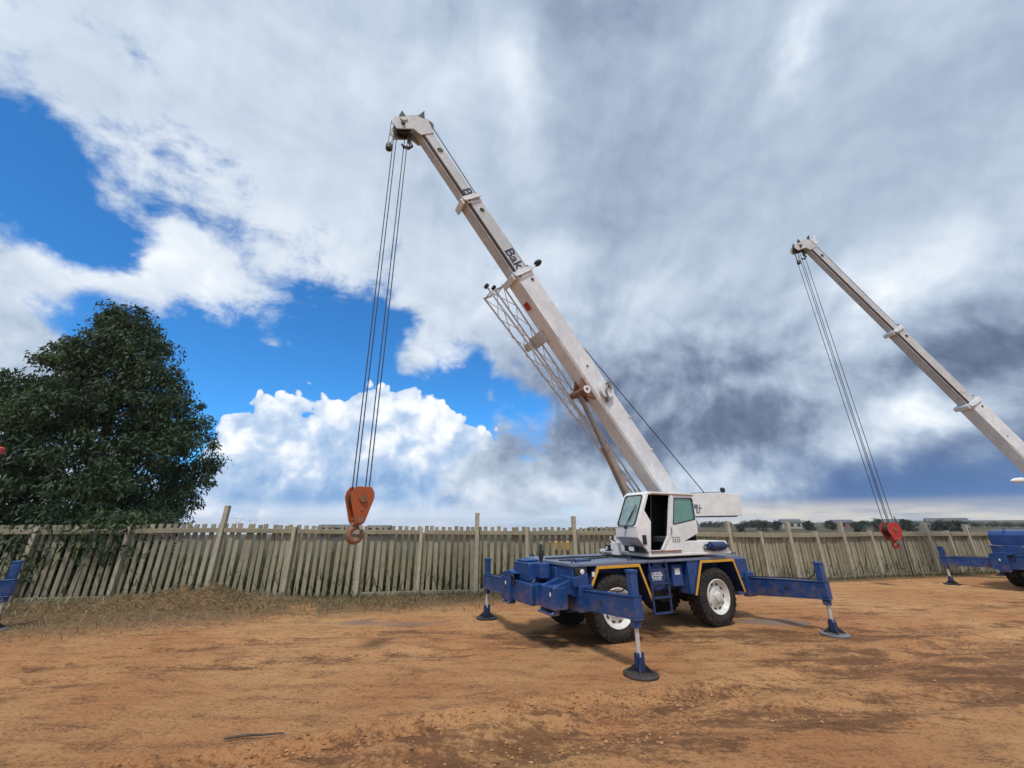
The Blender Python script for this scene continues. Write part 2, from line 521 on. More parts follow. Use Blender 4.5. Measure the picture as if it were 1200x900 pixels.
def painted(name, col, rough=0.42, rust=0.0, rustcol=(0.16, 0.065, 0.03), dirt=0.25, dirtcol=(0.24, 0.15, 0.085), scale=1.0, spec=0.5, metal=0.0, streak=0.0, mud=0.0):
    """weathered paint: patchy colour, dirt, chips with rust, run-down streaks"""
    m, nt, b = material(name)
    tcn = nt.nodes.new('ShaderNodeTexCoord')
    V = tcn.outputs['Object']
    n1 = noise(nt, V, 1.8 * scale, 6, 0.6)
    n2 = noise(nt, V, 9.0 * scale, 6, 0.65)
    n3 = noise(nt, V, 38.0 * scale, 4, 0.6)
    c = mixc(nt, smooth(nt, n1, 0.30, 0.70), tuple(x * 0.84 for x in col), tuple(min(x * 1.12, 0.9) for x in col))
    d = mth(nt, 'MULTIPLY', smooth(nt, mth(nt, 'ADD', mth(nt, 'MULTIPLY', n2, 0.7), mth(nt, 'MULTIPLY', n1, 0.3)), 0.44, 0.68), dirt)
    c = mixc(nt, d, c, dirtcol)
    if streak:
        sv = vmth(nt, 'MULTIPLY', V, (14.0, 14.0, 0.9))
        ns = noise(nt, sv, 1.0, 4, 0.6)
        c = mixc(nt, mth(nt, 'MULTIPLY', smooth(nt, ns, 0.54, 0.74), streak), c, tuple(x * 0.55 for x in dirtcol))
    if mud:                                          # splashed soil, thickest low down on the machine
        sx = nt.nodes.new('ShaderNodeSeparateXYZ')
        nt.links.new(V, sx.inputs[0])
        lowz = smooth(nt, sx.outputs[2], 0.35, 1.35, 0.20, -0.10)
        splash = noise(nt, V, 5.0, 8, 0.72)
        c = mixc(nt, mth(nt, 'MULTIPLY', smooth(nt, mth(nt, 'ADD', splash, lowz), 0.52, 0.74), mud), c, (0.25, 0.155, 0.085))
    if rust:
        chips = smooth(nt, mth(nt, 'ADD', mth(nt, 'MULTIPLY', n3, 0.5), mth(nt, 'MULTIPLY', n1, 0.5)), 0.64 - 0.12 * rust, 0.68 - 0.12 * rust)
        c = mixc(nt, chips, c, rustcol)
    nt.links.new(c, b.inputs['Base Color'])
    nt.links.new(smooth(nt, n2, 0.25, 0.75, rough - 0.08, rough + 0.18), b.inputs['Roughness'])
    b.inputs['Specular IOR Level'].default_value = spec
    b.inputs['Metallic'].default_value = metal
    bump(nt, b, n2, 0.06, 0.01)
    return m

M_BLUE = painted('blue_paint', (0.011, 0.054, 0.195), 0.32, rust=0.24, rustcol=(0.07, 0.055, 0.055), dirt=0.40, dirtcol=(0.065, 0.105, 0.20), streak=0.22, mud=0.38)
M_DECK = painted('sky_sheen_deck_paint', (0.15, 0.18, 0.26), 0.30, rust=0.15, dirt=0.5, dirtcol=(0.20, 0.18, 0.17), spec=0.7)  # deck blue greyed and lightened: sky reflection put into the colour
M_DBLUE = painted('dark_blue_paint', (0.012, 0.030, 0.105), 0.40, dirt=0.35, dirtcol=(0.10, 0.085, 0.08))
M_WHITE = painted('white_paint', (0.78, 0.77, 0.74), 0.36, rust=0.16, dirt=0.22, dirtcol=(0.42, 0.36, 0.29), streak=0.14)
M_BOOM = painted('boom_paint', (0.73, 0.745, 0.755), 0.42, rust=0.16, rustcol=(0.20, 0.12, 0.08), dirt=0.30, dirtcol=(0.42, 0.395, 0.36), streak=0.10, scale=1.2)
M_JIB = painted('jib_paint', (0.62, 0.62, 0.61), 0.4, dirt=0.4, dirtcol=(0.34, 0.29, 0.25), scale=2)
M_BOOMTIP = painted('boom_tip_paint', (0.55, 0.56, 0.56), 0.45, rust=0.26, dirt=0.55, dirtcol=(0.33, 0.28, 0.22), scale=1.2)
M_GREY = painted('shaded_panel_paint', (0.40, 0.40, 0.44), 0.4, dirt=0.2)  # cab white darkened: shade on the down-facing panel put into the colour
M_YELLOW = painted('yellow_stripe', (0.72, 0.36, 0.03), 0.45, dirt=0.35, dirtcol=(0.30, 0.16, 0.05), scale=4)
M_RUST = painted('rusty_steel', (0.23, 0.10, 0.055), 0.6, dirt=0.5, dirtcol=(0.30, 0.20, 0.13), scale=2)
M_GREASE = painted('grease', (0.045, 0.036, 0.030), 0.5, dirt=0.6, dirtcol=(0.10, 0.075, 0.055), scale=2)
M_BLACK = painted('black_paint', (0.014, 0.014, 0.015), 0.45, dirt=0.25, dirtcol=(0.07, 0.055, 0.045), scale=2)
M_SEAT = painted('seat_vinyl', (0.055, 0.055, 0.06), 0.5, dirt=0.2, dirtcol=(0.10, 0.085, 0.07), scale=3)
M_TRIM = painted('interior_trim', (0.022, 0.022, 0.023), 0.7, dirt=0.1, dirtcol=(0.05, 0.045, 0.04), scale=3)
M_STEEL = painted('grey_steel', (0.30, 0.29, 0.28), 0.38, dirt=0.4, dirtcol=(0.16, 0.12, 0.09), metal=0.7, scale=3)
M_CHROME = painted('chrome_rod', (0.72, 0.72, 0.71), 0.25, dirt=0.1, dirtcol=(0.45, 0.40, 0.34), metal=0.5, scale=0.8)
M_ROPE = painted('wire_rope', (0.05, 0.047, 0.052), 0.5, dirt=0.2, metal=0.3, scale=6)
M_ORANGE = painted('orange_block_paint', (0.40, 0.085, 0.018), 0.5, rust=0.40, rustcol=(0.16, 0.05, 0.02), dirt=0.45, dirtcol=(0.25, 0.08, 0.03), scale=4)
M_RED = painted('red_block_paint', (0.42, 0.030, 0.024), 0.5, rust=0.25, dirt=0.3, dirtcol=(0.18, 0.03, 0.02), scale=4)
M_INK = painted('dark_blue_lettering', (0.022, 0.024, 0.055), 0.5, dirt=0.25, dirtcol=(0.30, 0.28, 0.27), scale=8)
M_LETTER = painted('white_lettering', (0.75, 0.75, 0.75), 0.5, dirt=0.3, dirtcol=(0.2, 0.25, 0.4), scale=12)
M_LENS = painted('lamp_lens', (0.75, 0.75, 0.70), 0.12, dirt=0.1, scale=5)
M_RIM = painted('rim_paint', (0.68, 0.66, 0.60), 0.42, rust=0.15, dirt=0.30, dirtcol=(0.36, 0.26, 0.17), scale=4)
M_RUBBER = painted('tyre_rubber', (0.022, 0.021, 0.021), 0.75, dirt=0.55, dirtcol=(0.120, 0.082, 0.055), scale=2.5, spec=0.3)
M_VEHYEL = painted('yellow_machine_paint', (0.62, 0.30, 0.03), 0.45, dirt=0.3)

def glass(name, tint, refl=0.5, painted_sky=(0.35, 0.36, 0.33), lo=0.02, hi=0.16):
    m = bpy.data.materials.new(name)
    m.use_nodes = True
    nt = m.node_tree
    nt.nodes.clear()
    tr = nt.nodes.new('ShaderNodeBsdfTransparent')
    tr.inputs[0].default_value = (*tint, 1)
    gl = nt.nodes.new('ShaderNodeBsdfGlossy')
    gl.inputs['Roughness'].default_value = 0.03
    gl.inputs[0].default_value = (0.9, 0.97, 0.95, 1)
    df = nt.nodes.new('ShaderNodeBsdfDiffuse')
    df.inputs[0].default_value = (*painted_sky, 1)  # diffuse layer carries the glass's pale sky reflection as colour
    tcn = nt.nodes.new('ShaderNodeTexCoord')
    dn = noise(nt, tcn.outputs['Object'], 7.0, 5, 0.6)
    lw = nt.nodes.new('ShaderNodeLayerWeight')
    lw.inputs[0].default_value = 0.35
    mx = nt.nodes.new('ShaderNodeMixShader')
    nt.links.new(mth(nt, 'MULTIPLY_ADD', lw.outputs['Fresnel'], 0.7, refl * 0.4, clamp=True), mx.inputs[0])
    nt.links.new(tr.outputs[0], mx.inputs[1])
    nt.links.new(gl.outputs[0], mx.inputs[2])
    m2 = nt.nodes.new('ShaderNodeMixShader')
    nt.links.new(smooth(nt, dn, 0.40, 0.75, lo, hi), m2.inputs[0])
    nt.links.new(mx.outputs[0], m2.inputs[1])
    nt.links.new(df.outputs[0], m2.inputs[2])
    o = nt.nodes.new('ShaderNodeOutputMaterial')
    nt.links.new(m2.outputs[0], o.inputs[0])
    return m

M_GLASS = glass('windscreen_glass', (0.78, 0.90, 0.86), 0.2, (0.56, 0.66, 0.61), 0.22, 0.46)
M_GLASSG = glass('green_tinted_glass', (0.25, 0.55, 0.45), 0.45, (0.20, 0.40, 0.33), 0.55, 0.75)

def concrete():
    m, nt, b = material('weathered_concrete')
    g = nt.nodes.new('ShaderNodeNewGeometry')
    P = g.outputs['Position']
    n1 = noise(nt, P, 0.9, 6, 0.6)
    n2 = noise(nt, P, 6.0, 6, 0.65)
    n3 = noise(nt, vmth(nt, 'MULTIPLY', P, (26.0, 26.0, 2.0)), 1.0, 4, 0.6)
    c = mixc(nt, smooth(nt, n1, 0.3, 0.7), (0.40, 0.35, 0.24), (0.31, 0.275, 0.195))
    c = mixc(nt, mth(nt, 'MULTIPLY', smooth(nt, n2, 0.45, 0.72), 0.5), c, (0.20, 0.185, 0.12))
    c = mixc(nt, mth(nt, 'MULTIPLY', smooth(nt, n3, 0.50, 0.72), 0.45), c, (0.135, 0.115, 0.08))
    c = mixc(nt, 1.0, c, ramp(nt, g.outputs['Random Per Island'], [(0.0, (0.66, 0.65, 0.62)), (0.5, (0.88, 0.87, 0.85)), (1.0, (1.0, 1.0, 1.0))]), 'MULTIPLY')
    nt.links.new(c, b.inputs['Base Color'])
    b.inputs['Roughness'].default_value = 0.9
    bump(nt, b, n2, 0.3, 0.01)
    return m
M_CONC = concrete()
M_POST = painted('pale_concrete', (0.41, 0.365, 0.27), 0.9, dirt=0.45, dirtcol=(0.24, 0.21, 0.15), streak=0.2, scale=2, spec=0.2)

def leafy(name, c0, c1, c2, rough=0.5, trans=0.25):
    m = bpy.data.materials.new(name)
    m.use_nodes = True
    nt = m.node_tree
    nt.nodes.clear()
    a = nt.nodes.new('ShaderNodeAttribute')
    a.attribute_name = 'tone'
    c = ramp(nt, a.outputs['Fac'], [(0.0, c0), (0.55, c1), (1.0, c2)])
    b = nt.nodes.new('ShaderNodeBsdfPrincipled')
    nt.links.new(c, b.inputs['Base Color'])
    b.inputs['Roughness'].default_value = rough
    t = nt.nodes.new('ShaderNodeBsdfTranslucent')
    nt.links.new(mixc(nt, 0.5, c, (0.20, 0.24, 0.03)), t.inputs[0])
    mx = nt.nodes.new('ShaderNodeMixShader')
    mx.inputs[0].default_value = trans
    nt.links.new(b.outputs[0], mx.inputs[1])
    nt.links.new(t.outputs[0], mx.inputs[2])
    o = nt.nodes.new('ShaderNodeOutputMaterial')
    nt.links.new(mx.outputs[0], o.inputs[0])
    return m
M_LEAF = leafy('tree_leaves', (0.010, 0.026, 0.011), (0.026, 0.056, 0.019), (0.075, 0.115, 0.035), 0.62, 0.12)
M_FARLEAF = leafy('far_tree_leaves', (0.020, 0.030, 0.020), (0.034, 0.046, 0.028), (0.055, 0.065, 0.035), 0.6, 0.1)
M_STRAW = leafy('dry_straw', (0.085, 0.060, 0.032), (0.20, 0.145, 0.075), (0.42, 0.33, 0.19), 0.8, 0.2)
M_FGRASS = leafy('field_grass_blades', (0.045, 0.048, 0.018), (0.105, 0.098, 0.040), (0.21, 0.18, 0.085), 0.8, 0.25)
M_WEED = leafy('green_weed_blades', (0.030, 0.050, 0.014), (0.060, 0.085, 0.025), (0.11, 0.13, 0.05), 0.7, 0.2)
M_CLOD = leafy('soil_clods', (0.17, 0.080, 0.034), (0.34, 0.165, 0.068), (0.46, 0.26, 0.12), 0.95, 0.0)

def bark():
    m, nt, b = material('bark')
    tcn = nt.nodes.new('ShaderNodeTexCoord')
    n = noise(nt, vmth(nt, 'MULTIPLY', tcn.outputs['Object'], (9.0, 9.0, 2.0)), 1.0, 5, 0.6)
    nt.links.new(ramp(nt, n, [(0.3, (0.035, 0.028, 0.022)), (0.7, (0.12, 0.10, 0.08))]), b.inputs['Base Color'])
    b.inputs['Roughness'].default_value = 0.9
    bump(nt, b, n, 0.5, 0.02)
    return m
M_BARK = bark()

# ------------------------------------------------------------------ lie of the land
rng = np.random.default_rng(11)
FENCE = [(-24.0, 11.6), (-14.3, 12.45), (-9.25, 13.15), (-4.8, 13.45), (-1.2, 14.15), (11.2, 17.05), (24.0, 20.1), (36.0, 23.0)]
FX = np.array([p[0] for p in FENCE]); FY = np.array([p[1] for p in FENCE])
_tab = rng.random((64, 256, 256)).astype(np.float32)

def vnoise(x, y, k):
    t = _tab[k % 64]
    xi, yi = np.floor(x).astype(int), np.floor(y).astype(int)
    fx, fy = x - xi, y - yi
    fx, fy = fx * fx * (3 - 2 * fx), fy * fy * (3 - 2 * fy)
    g = lambda a, b: t[a & 255, b & 255]
    return (g(xi, yi) * (1 - fx) + g(xi + 1, yi) * fx) * (1 - fy) + (g(xi, yi + 1) * (1 - fx) + g(xi + 1, yi + 1) * fx) * fy

def fbm(x, y, scale, octs, k=0, gain=0.5):
    s, a, tot = 0.0, 1.0, 0.0
    for i in range(octs):
        s = s + a * vnoise(x * scale * 2 ** i + 17.3 * i, y * scale * 2 ** i + 9.1 * i, k + i)
        tot += a
        a *= gain
    return s / tot - 0.5

def segdist(x, y, pts):
    best = np.full(np.shape(x), 1e9)
    along = np.zeros(np.shape(x))
    L = 0.0
    for (ax, ay), (bx, by) in zip(pts[:-1], pts[1:]):
        dx, dy = bx - ax, by - ay
        ll = math.hypot(dx, dy)
        t = np.clip(((x - ax) * dx + (y - ay) * dy) / (ll * ll), 0, 1)
        d = np.hypot(x - ax - t * dx, y - ay - t * dy)
        along = np.where(d < best, L + t * ll, along)
        best = np.minimum(best, d)
        L += ll
    return best, along

RUTS = [([(-6.0, 3.6), (-2.75, 4.55), (-1.58, 5.0), (0.0, 5.57), (1.06, 5.87), (3.0, 6.3)], 0.15, 0.062),
        ([(-1.0, 4.3), (0.94, 5.33), (2.77, 6.12), (5.22, 7.06), (7.23, 7.9), (11, 9.0)], 0.26, 0.040),
        ([(-14, 5.6), (-7.6, 6.88), (-6.11, 7.9), (-3.4, 8.98), (-0.5, 9.3)], 0.25, 0.030),
        ([(-13, 4.4), (-7.6, 5.9), (-4.5, 7.2), (-1.0, 7.9)], 0.25, 0.028),
        ([(-2.0, 4.0), (0.08, 4.81), (0.89, 5.05), (1.89, 5.33), (6.0, 6.1), (12, 7.2)], 0.22, 0.040),
        ([(3.5, 10.8), (7.0, 10.6), (12, 11.6), (18, 13.5)], 0.30, 0.025),
        ([(4.5, 8.6), (8.0, 9.2), (13, 10.4), (20, 12.6)], 0.28, 0.030)]
DARK_PATCHES = [(5.1, 9.0, 2.3, 0.5), (7.3, 9.0, 1.9, 0.6), (5.0, 7.2, 1.3, 0.55), (6.8, 6.5, 1.6, 0.9), (3.4, 9.0, 2.2, 0.5), (0.9, 8.7, 1.5, 0.7), (0.3, 4.9, 2.2, 0.42), (3.4, 5.5, 1.8, 0.35),  # ellipses of darker brown soil
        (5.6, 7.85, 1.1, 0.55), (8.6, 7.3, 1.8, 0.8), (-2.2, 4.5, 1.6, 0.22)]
STANDS = [((2.855, 9.781), 206.06), ((19.62, 15.215), 206.06), ((-11.6, 5.70), -64.5)]     # where the cranes stand, and their heading
def _stand(px, py):
    out = []
    for (ox, oy), t in STANDS:
        c, s_ = math.cos(rad(t)), math.sin(rad(t))
        out.append((ox + c * px - s_ * py, oy + s_ * px + c * py))
    return out
PADS = _stand(2.16, 2.235) + _stand(2.80, -2.13) + _stand(-2.90, 2.28) + _stand(-2.60, -2.22)
TREADS = _stand(1.4, 0.76) + _stand(1.4, -0.76) + _stand(-1.4, 0.76) + _stand(-1.4, -0.76)

def fence_y(x):
    return np.interp(x, FX, FY)

def straw_mask(x, y):
    d = fence_y(x) - y                                   # metres in front of the fence
    wid = np.interp(x, [-16, -11, -8, -5, -2, 1, 6, 12, 24], [6.0, 5.2, 4.0, 3.0, 2.4, 1.7, 0.8, 0.8, 0.9])
    m = np.clip(1.25 - d / wid, 0, 1) * np.clip(1.5 + 3.0 * fbm(x, y, 0.9, 4, 30), 0, 1)
    return m

def mound(x, y):
    z = 0.42 * np.exp(-((x + 8.6) / 1.25) ** 2 - ((y - 12.0) / 0.75) ** 2)
    z += 0.20 * np.exp(-((x + 10.6) / 1.5) ** 2 - ((y - 11.6) / 0.8) ** 2)
    z += 0.18 * np.exp(-((x + 6.8) / 1.2) ** 2 - ((y - 11.9) / 0.7) ** 2)
    z += 0.10 * np.exp(-((x + 13.0) / 2.0) ** 2 - ((y - 10.8) / 1.0) ** 2)
    return z * (1 + 1.6 * fbm(x, y, 2.4, 4, 40))

def terrain(x, y, fine=True):
    x, y = np.asarray(x, float), np.asarray(y, float)
    z = 0.05 * fbm(x, y, 0.25, 3, 0)
    if fine:
        z = z + 0.040 * fbm(x, y, 0.9, 4, 5) + 0.022 * fbm(x * 0.6, y * 2.0, 2.6, 4, 10, 0.6)
        near = np.clip((6.0 - np.abs(y - fence_y(x))) / 6, 0, 1)
        z = z + mound(x, y)
        for pts, w, dep in RUTS:
            d, al = segdist(x, y, pts)
            wob = 0.05 * np.sin(al * 7) + 0.25 * fbm(al, al * 0, 1.3, 3, 20)
            dd = np.abs(d + 0.10 * wob)
            lug = 1 + 0.5 * np.sin(al * 2 * math.pi / 0.17 + d * 10)
            z = z - dep * np.exp(-(dd / w) ** 2) * (0.75 + 0.25 * lug) + 0.6 * dep * np.exp(-((dd - 1.7 * w) / (0.55 * w)) ** 2) * (1 + 2.2 * fbm(x, y, 3.5, 3, 25))
    if fine:                                                             # ground pressed flat under pads and tyres, soil pushed up round them
        lip = 1 + 2.0 * fbm(x, y, 5.0, 2, 33)
        for (cx, cy) in PADS:
            d = np.hypot(x - cx, y - cy)
            z = z * (1 - np.exp(-(d / 0.42) ** 4)) + 0.030 * np.exp(-((d - 0.36) / 0.06) ** 2) * lip
        for (cx, cy) in TREADS:
            d = np.hypot(x - cx, y - cy)
            z = z * (1 - np.exp(-(d / 0.45) ** 4)) + 0.028 * np.exp(-(d / 0.33) ** 4) + 0.02 * np.exp(-((d - 0.42) / 0.09) ** 2) * lip
    r = np.hypot(x, y)
    az = np.arctan2(x, np.maximum(y, 1))
    left = np.clip((0.34 - az) / 0.30, 0, 1) * np.clip((y - 16) / 10, 0, 1)
    z = z - left * 0.019 * np.clip(r - 22, 0, 4000)                      # the plain falls away to the north-west
    hill = np.clip((r - 450) / 1300, 0, 1) * np.clip((az - 0.42) / 0.25, 0, 1)
    z = z + 0.45 * hill * (10 + 16 * np.clip((az - 0.6) / 0.4, 0, 1) + 5 * np.sin(az * 9 + 1) + 22 * fbm(x, y, 0.0016, 4, 50)) * np.clip(y / 200, 0, 1)
    return z

def spaced(lo, hi, step, far, grow=1.16):
    core = list(np.arange(lo, hi + step / 2, step))
    up, s = [], step
    x = core[-1]
    while x < far:
        s *= grow
        x += s
        up.append(x)
    dn, s = [], step
    x = core[0]
    while x > -far:
        s *= grow
        x -= s
        dn.append(x)
    return np.array(dn[::-1] + core + up)

gx = spaced(-16.0, 22.0, 0.07, 3200.0, 1.10)
gy = spaced(4.0, 17.0, 0.055, 3200.0, 1.10)
GX, GY = np.meshgrid(gx, gy, indexing='xy')
GZ = terrain(GX, GY)
fade = np.clip((GY - 2.0) / 1.5, 0, 1) * np.clip((40 - np.abs(GX)) / 10, 0, 1)
ny, nx = GX.shape
idx = np.arange(nx * ny).reshape(ny, nx)
gf = np.stack([idx[:-1, :-1], idx[:-1, 1:], idx[1:, 1:], idx[1:, :-1]], -1).reshape(-1, 4)
past = GY - fence_y(GX)
a_field = np.clip((past + 0.1) / 0.3, 0, 1)
a_straw = straw_mask(GX, GY) * (1 - a_field)
a_dark = np.zeros_like(GX)
for (cx, cy, rx, ry) in DARK_PATCHES:
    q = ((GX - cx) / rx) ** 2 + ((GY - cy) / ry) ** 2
    a_dark = np.maximum(a_dark, np.clip(1.35 - q, 0, 1))
for pts, w, dep in RUTS:
    d, al = segdist(GX, GY, pts)
    a_dark = np.maximum(a_dark, 0.75 * np.exp(-(d / (w * 1.3)) ** 2) * np.clip(0.9 + 3.0 * fbm(al, d, 0.5, 3, 28), 0, 1))
a_grey = np.clip(1.2 - ((GX - 5.9) / 1.0) ** 2 - ((GY - 10.1) / 0.5) ** 2, 0, 1) + 0.7 * np.clip(1.2 - ((GX + 3.0) / 2.2) ** 2 - ((GY - 10.0) / 0.35) ** 2, 0, 1)

def soil():
    m, nt, b = material('bare_soil')
    g = nt.nodes.new('ShaderNodeNewGeometry')
    P = g.outputs['Position']
    def at(n):
        a = nt.nodes.new('ShaderNodeAttribute')
        a.attribute_name = n
        return a.outputs['Fac']
    big = noise(nt, P, 0.35, 5, 0.6)
    mid = noise(nt, vmth(nt, 'MULTIPLY', P, (1.0, 2.2, 1.0)), 1.6, 7, 0.65)
    fin = noise(nt, vmth(nt, 'MULTIPLY', P, (0.75, 1.3, 1.0)), 15.0, 7, 0.74)
    grit = noise(nt, P, 90.0, 3, 0.6)
    rot = nt.nodes.new('ShaderNodeMapping')
    rot.inputs['Rotation'].default_value = (0, 0, rad(-17))
    rot.inputs['Scale'].default_value = (0.45, 4.5, 1.0)
    nt.links.new(P, rot.inputs['Vector'])
    streaks = noise(nt, rot.outputs[0], 1.0, 6, 0.68, 0.4)
    c = mixc(nt, smooth(nt, big, 0.35, 0.65), (0.46, 0.202, 0.080), (0.55, 0.295, 0.125))
    c = mixc(nt, mth(nt, 'MULTIPLY', smooth(nt, streaks, 0.52, 0.70), 0.55), c, (0.20, 0.092, 0.038))
    c = mixc(nt, mth(nt, 'MULTIPLY', smooth(nt, streaks, 0.46, 0.30), 0.40), c, (0.49, 0.28, 0.125))
    c = mixc(nt, mth(nt, 'MULTIPLY', smooth(nt, mid, 0.46, 0.72), 0.55), c, (0.25, 0.112, 0.045))
    c = mixc(nt, mth(nt, 'MULTIPLY', smooth(nt, fin, 0.52, 0.66), 0.70), c, (0.150, 0.070, 0.032))
    c = mixc(nt, mth(nt, 'MULTIPLY', smooth(nt, fin, 0.48, 0.32), 0.55), c, (0.52, 0.30, 0.140))
    spk = noise(nt, P, 34.0, 5, 0.72)
    c = mixc(nt, mth(nt, 'MULTIPLY', smooth(nt, mth(nt, 'MULTIPLY_ADD', mth(nt, 'SUBTRACT', mid, 0.5), 0.5, spk), 0.53, 0.64), 0.62), c, (0.125, 0.060, 0.030))
    c = mixc(nt, mth(nt, 'MULTIPLY', smooth(nt, spk, 0.46, 0.34), 0.40), c, (0.56, 0.34, 0.17))
    c = mixc(nt, mth(nt, 'MULTIPLY', smooth(nt, grit, 0.58, 0.72), 0.5), c, (0.12, 0.06, 0.03))
    darken = mth(nt, 'ADD', at('dark_soil'), mth(nt, 'MULTIPLY', mth(nt, 'SUBTRACT', mid, 0.5), 2.4))
    darken = mth(nt, 'MULTIPLY_ADD', mth(nt, 'SUBTRACT', fin, 0.5), 2.6, darken)
    darken = mth(nt, 'MULTIPLY', smooth(nt, mth(nt, 'MULTIPLY_ADD', mth(nt, 'SUBTRACT', streaks, 0.5), 2.2, darken), 0.35, 1.15), 0.72)
    c = mixc(nt, darken, c, (0.125, 0.056, 0.027))
    gm = smooth(nt, mth(nt, 'ADD', at('grey'), mth(nt, 'MULTIPLY', mth(nt, 'SUBTRACT', mid, 0.5), 1.5)), 0.35, 0.9)
    c = mixc(nt, mth(nt, 'MULTIPLY', gm, 0.75), c, (0.22, 0.17, 0.14))
    st = smooth(nt, mth(nt, 'ADD', at('straw'), mth(nt, 'MULTIPLY', mth(nt, 'SUBTRACT', fin, 0.5), 2.0)), 0.10, 0.60)
    c = mixc(nt, mth(nt, 'MULTIPLY', st, 0.85), c, ramp(nt, fin, [(0.34, (0.055, 0.038, 0.020)), (0.5, (0.15, 0.098, 0.048)), (0.68, (0.30, 0.21, 0.11))]))
    fn = noise(nt, P, 0.045, 6, 0.6)
    far = noise(nt, P, 0.006, 5, 0.6)
    fc = ramp(nt, mth(nt, 'MULTIPLY_ADD', far, 0.5, mth(nt, 'MULTIPLY', fn, 0.5)), [(0.36, (0.036, 0.036, 0.022)), (0.50, (0.085, 0.072, 0.042)), (0.64, (0.16, 0.125, 0.075))])
    c = mixc(nt, at('field'), c, fc)
    nt.links.new(c, b.inputs['Base Color'])
    b.inputs['Roughness'].default_value = 0.92
    b.inputs['Specular IOR Level'].default_value = 0.2
    h = mth(nt, 'ADD', mth(nt, 'MULTIPLY', fin, 0.6), mth(nt, 'MULTIPLY', spk, 0.4))
    bump(nt, b, h, 1.0, 0.06)
    return m

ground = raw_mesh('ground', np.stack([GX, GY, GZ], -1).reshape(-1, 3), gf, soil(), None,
                  {'field': a_field.ravel(), 'straw': a_straw.ravel(), 'dark_soil': a_dark.ravel(), 'grey': np.clip(a_grey, 0, 1).ravel()}, smooth=True)
tag(ground, 'orange bare soil yard with tyre ruts and dry field behind', None, None, 'structure')

# ------------------------------------------------------------------ loose cover: straw, field grass, clods
def blades(name, mat, x, y, length, width, lean, label, cat, flat=0.0, lift=0.0):
    n = len(x)
    z = terrain(x, y) + lift
    az = rng.random(n) * 2 * math.pi
    tilt = np.clip(lean + 0.35 * rng.standard_normal(n), 0.05, 1.55)
    L = length * (0.5 + rng.random(n)) * np.where(rng.random(n) < 0.05, 1.9, 1.0)
    d = np.stack([np.cos(az) * np.sin(tilt), np.sin(az) * np.sin(tilt), np.cos(tilt)], -1)
    s = np.stack([-np.sin(az), np.cos(az), np.zeros(n)], -1)
    w = width * (0.6 + 0.8 * rng.random(n))
    p = np.stack([x, y, z], -1)
    bend = d * 0.55 * L[:, None]
    d2 = d.copy(); d2[:, 2] -= 0.25; d2 /= np.linalg.norm(d2, axis=1)[:, None]
    a = p - s * w[:, None] / 2
    b = p + s * w[:, None] / 2
    c = p + bend + s * w[:, None] * 0.4
    e = p + bend - s * w[:, None] * 0.4
    t = p + bend + d2 * 0.45 * L[:, None]
    V = np.stack([a, b, c, e, t + s * w[:, None] * 0.08, t - s * w[:, None] * 0.08], 1).reshape(-1, 3)
    k = np.arange(n)[:, None] * 6
    F = np.concatenate([k + np.array([[0, 1, 2, 3]]), k + np.array([[3, 2, 4, 5]])])
    tone = np.repeat(np.clip(0.5 + 0.28 * rng.standard_normal(n), 0, 1), 6)
    o = raw_mesh(name, V, F, mat, None, {'tone': tone})
    tag(o, label, cat, None, 'stuff')
    return o

n = 240000
x = rng.uniform(-17, 24, n); y = rng.uniform(8.5, 19.5, n)
keep = (y < fence_y(x) - 0.02) & (rng.random(n) < straw_mask(x, y) * 0.6 + 0.5 * (mound(x, y) > 0.06))
blades('straw_litter', M_STRAW, x[keep], y[keep], 0.15, 0.010, 1.3, 'dry straw and cut grass strewn along the foot of the fence', 'straw', lift=0.004)
n = 9000
x = rng.uniform(-15, 22, n); y = fence_y(x) - np.abs(rng.normal(0, 0.14, n)) - 0.06
keep = rng.random(n) < np.where(x > 4, 0.75, 0.4)
blades('weeds', M_FGRASS, x[keep], y[keep], 0.16, 0.012, 0.5, 'short dry weeds growing against the foot of the fence', 'weeds')
n = 2600
x = rng.uniform(-15, 0, n); y = fence_y(x) - 0.2 - rng.random(n) ** 1.5 * 2.6
keep = fbm(x, y, 1.4, 3, 36) > 0.06
blades('green_weeds', M_WEED, x[keep], y[keep], 0.13, 0.016, 0.8, 'small green weeds sprouting in the dry litter by the fence', 'weeds')
n = 70000
x = rng.uniform(-26, 34, n); d = rng.random(n) ** 1.6 * 9 + 0.12
blades('field_grass', M_FGRASS, x, fence_y(x) + d, 0.62, 0.030, 0.35, 'tall dry grass standing in the field behind the fence', 'grass')

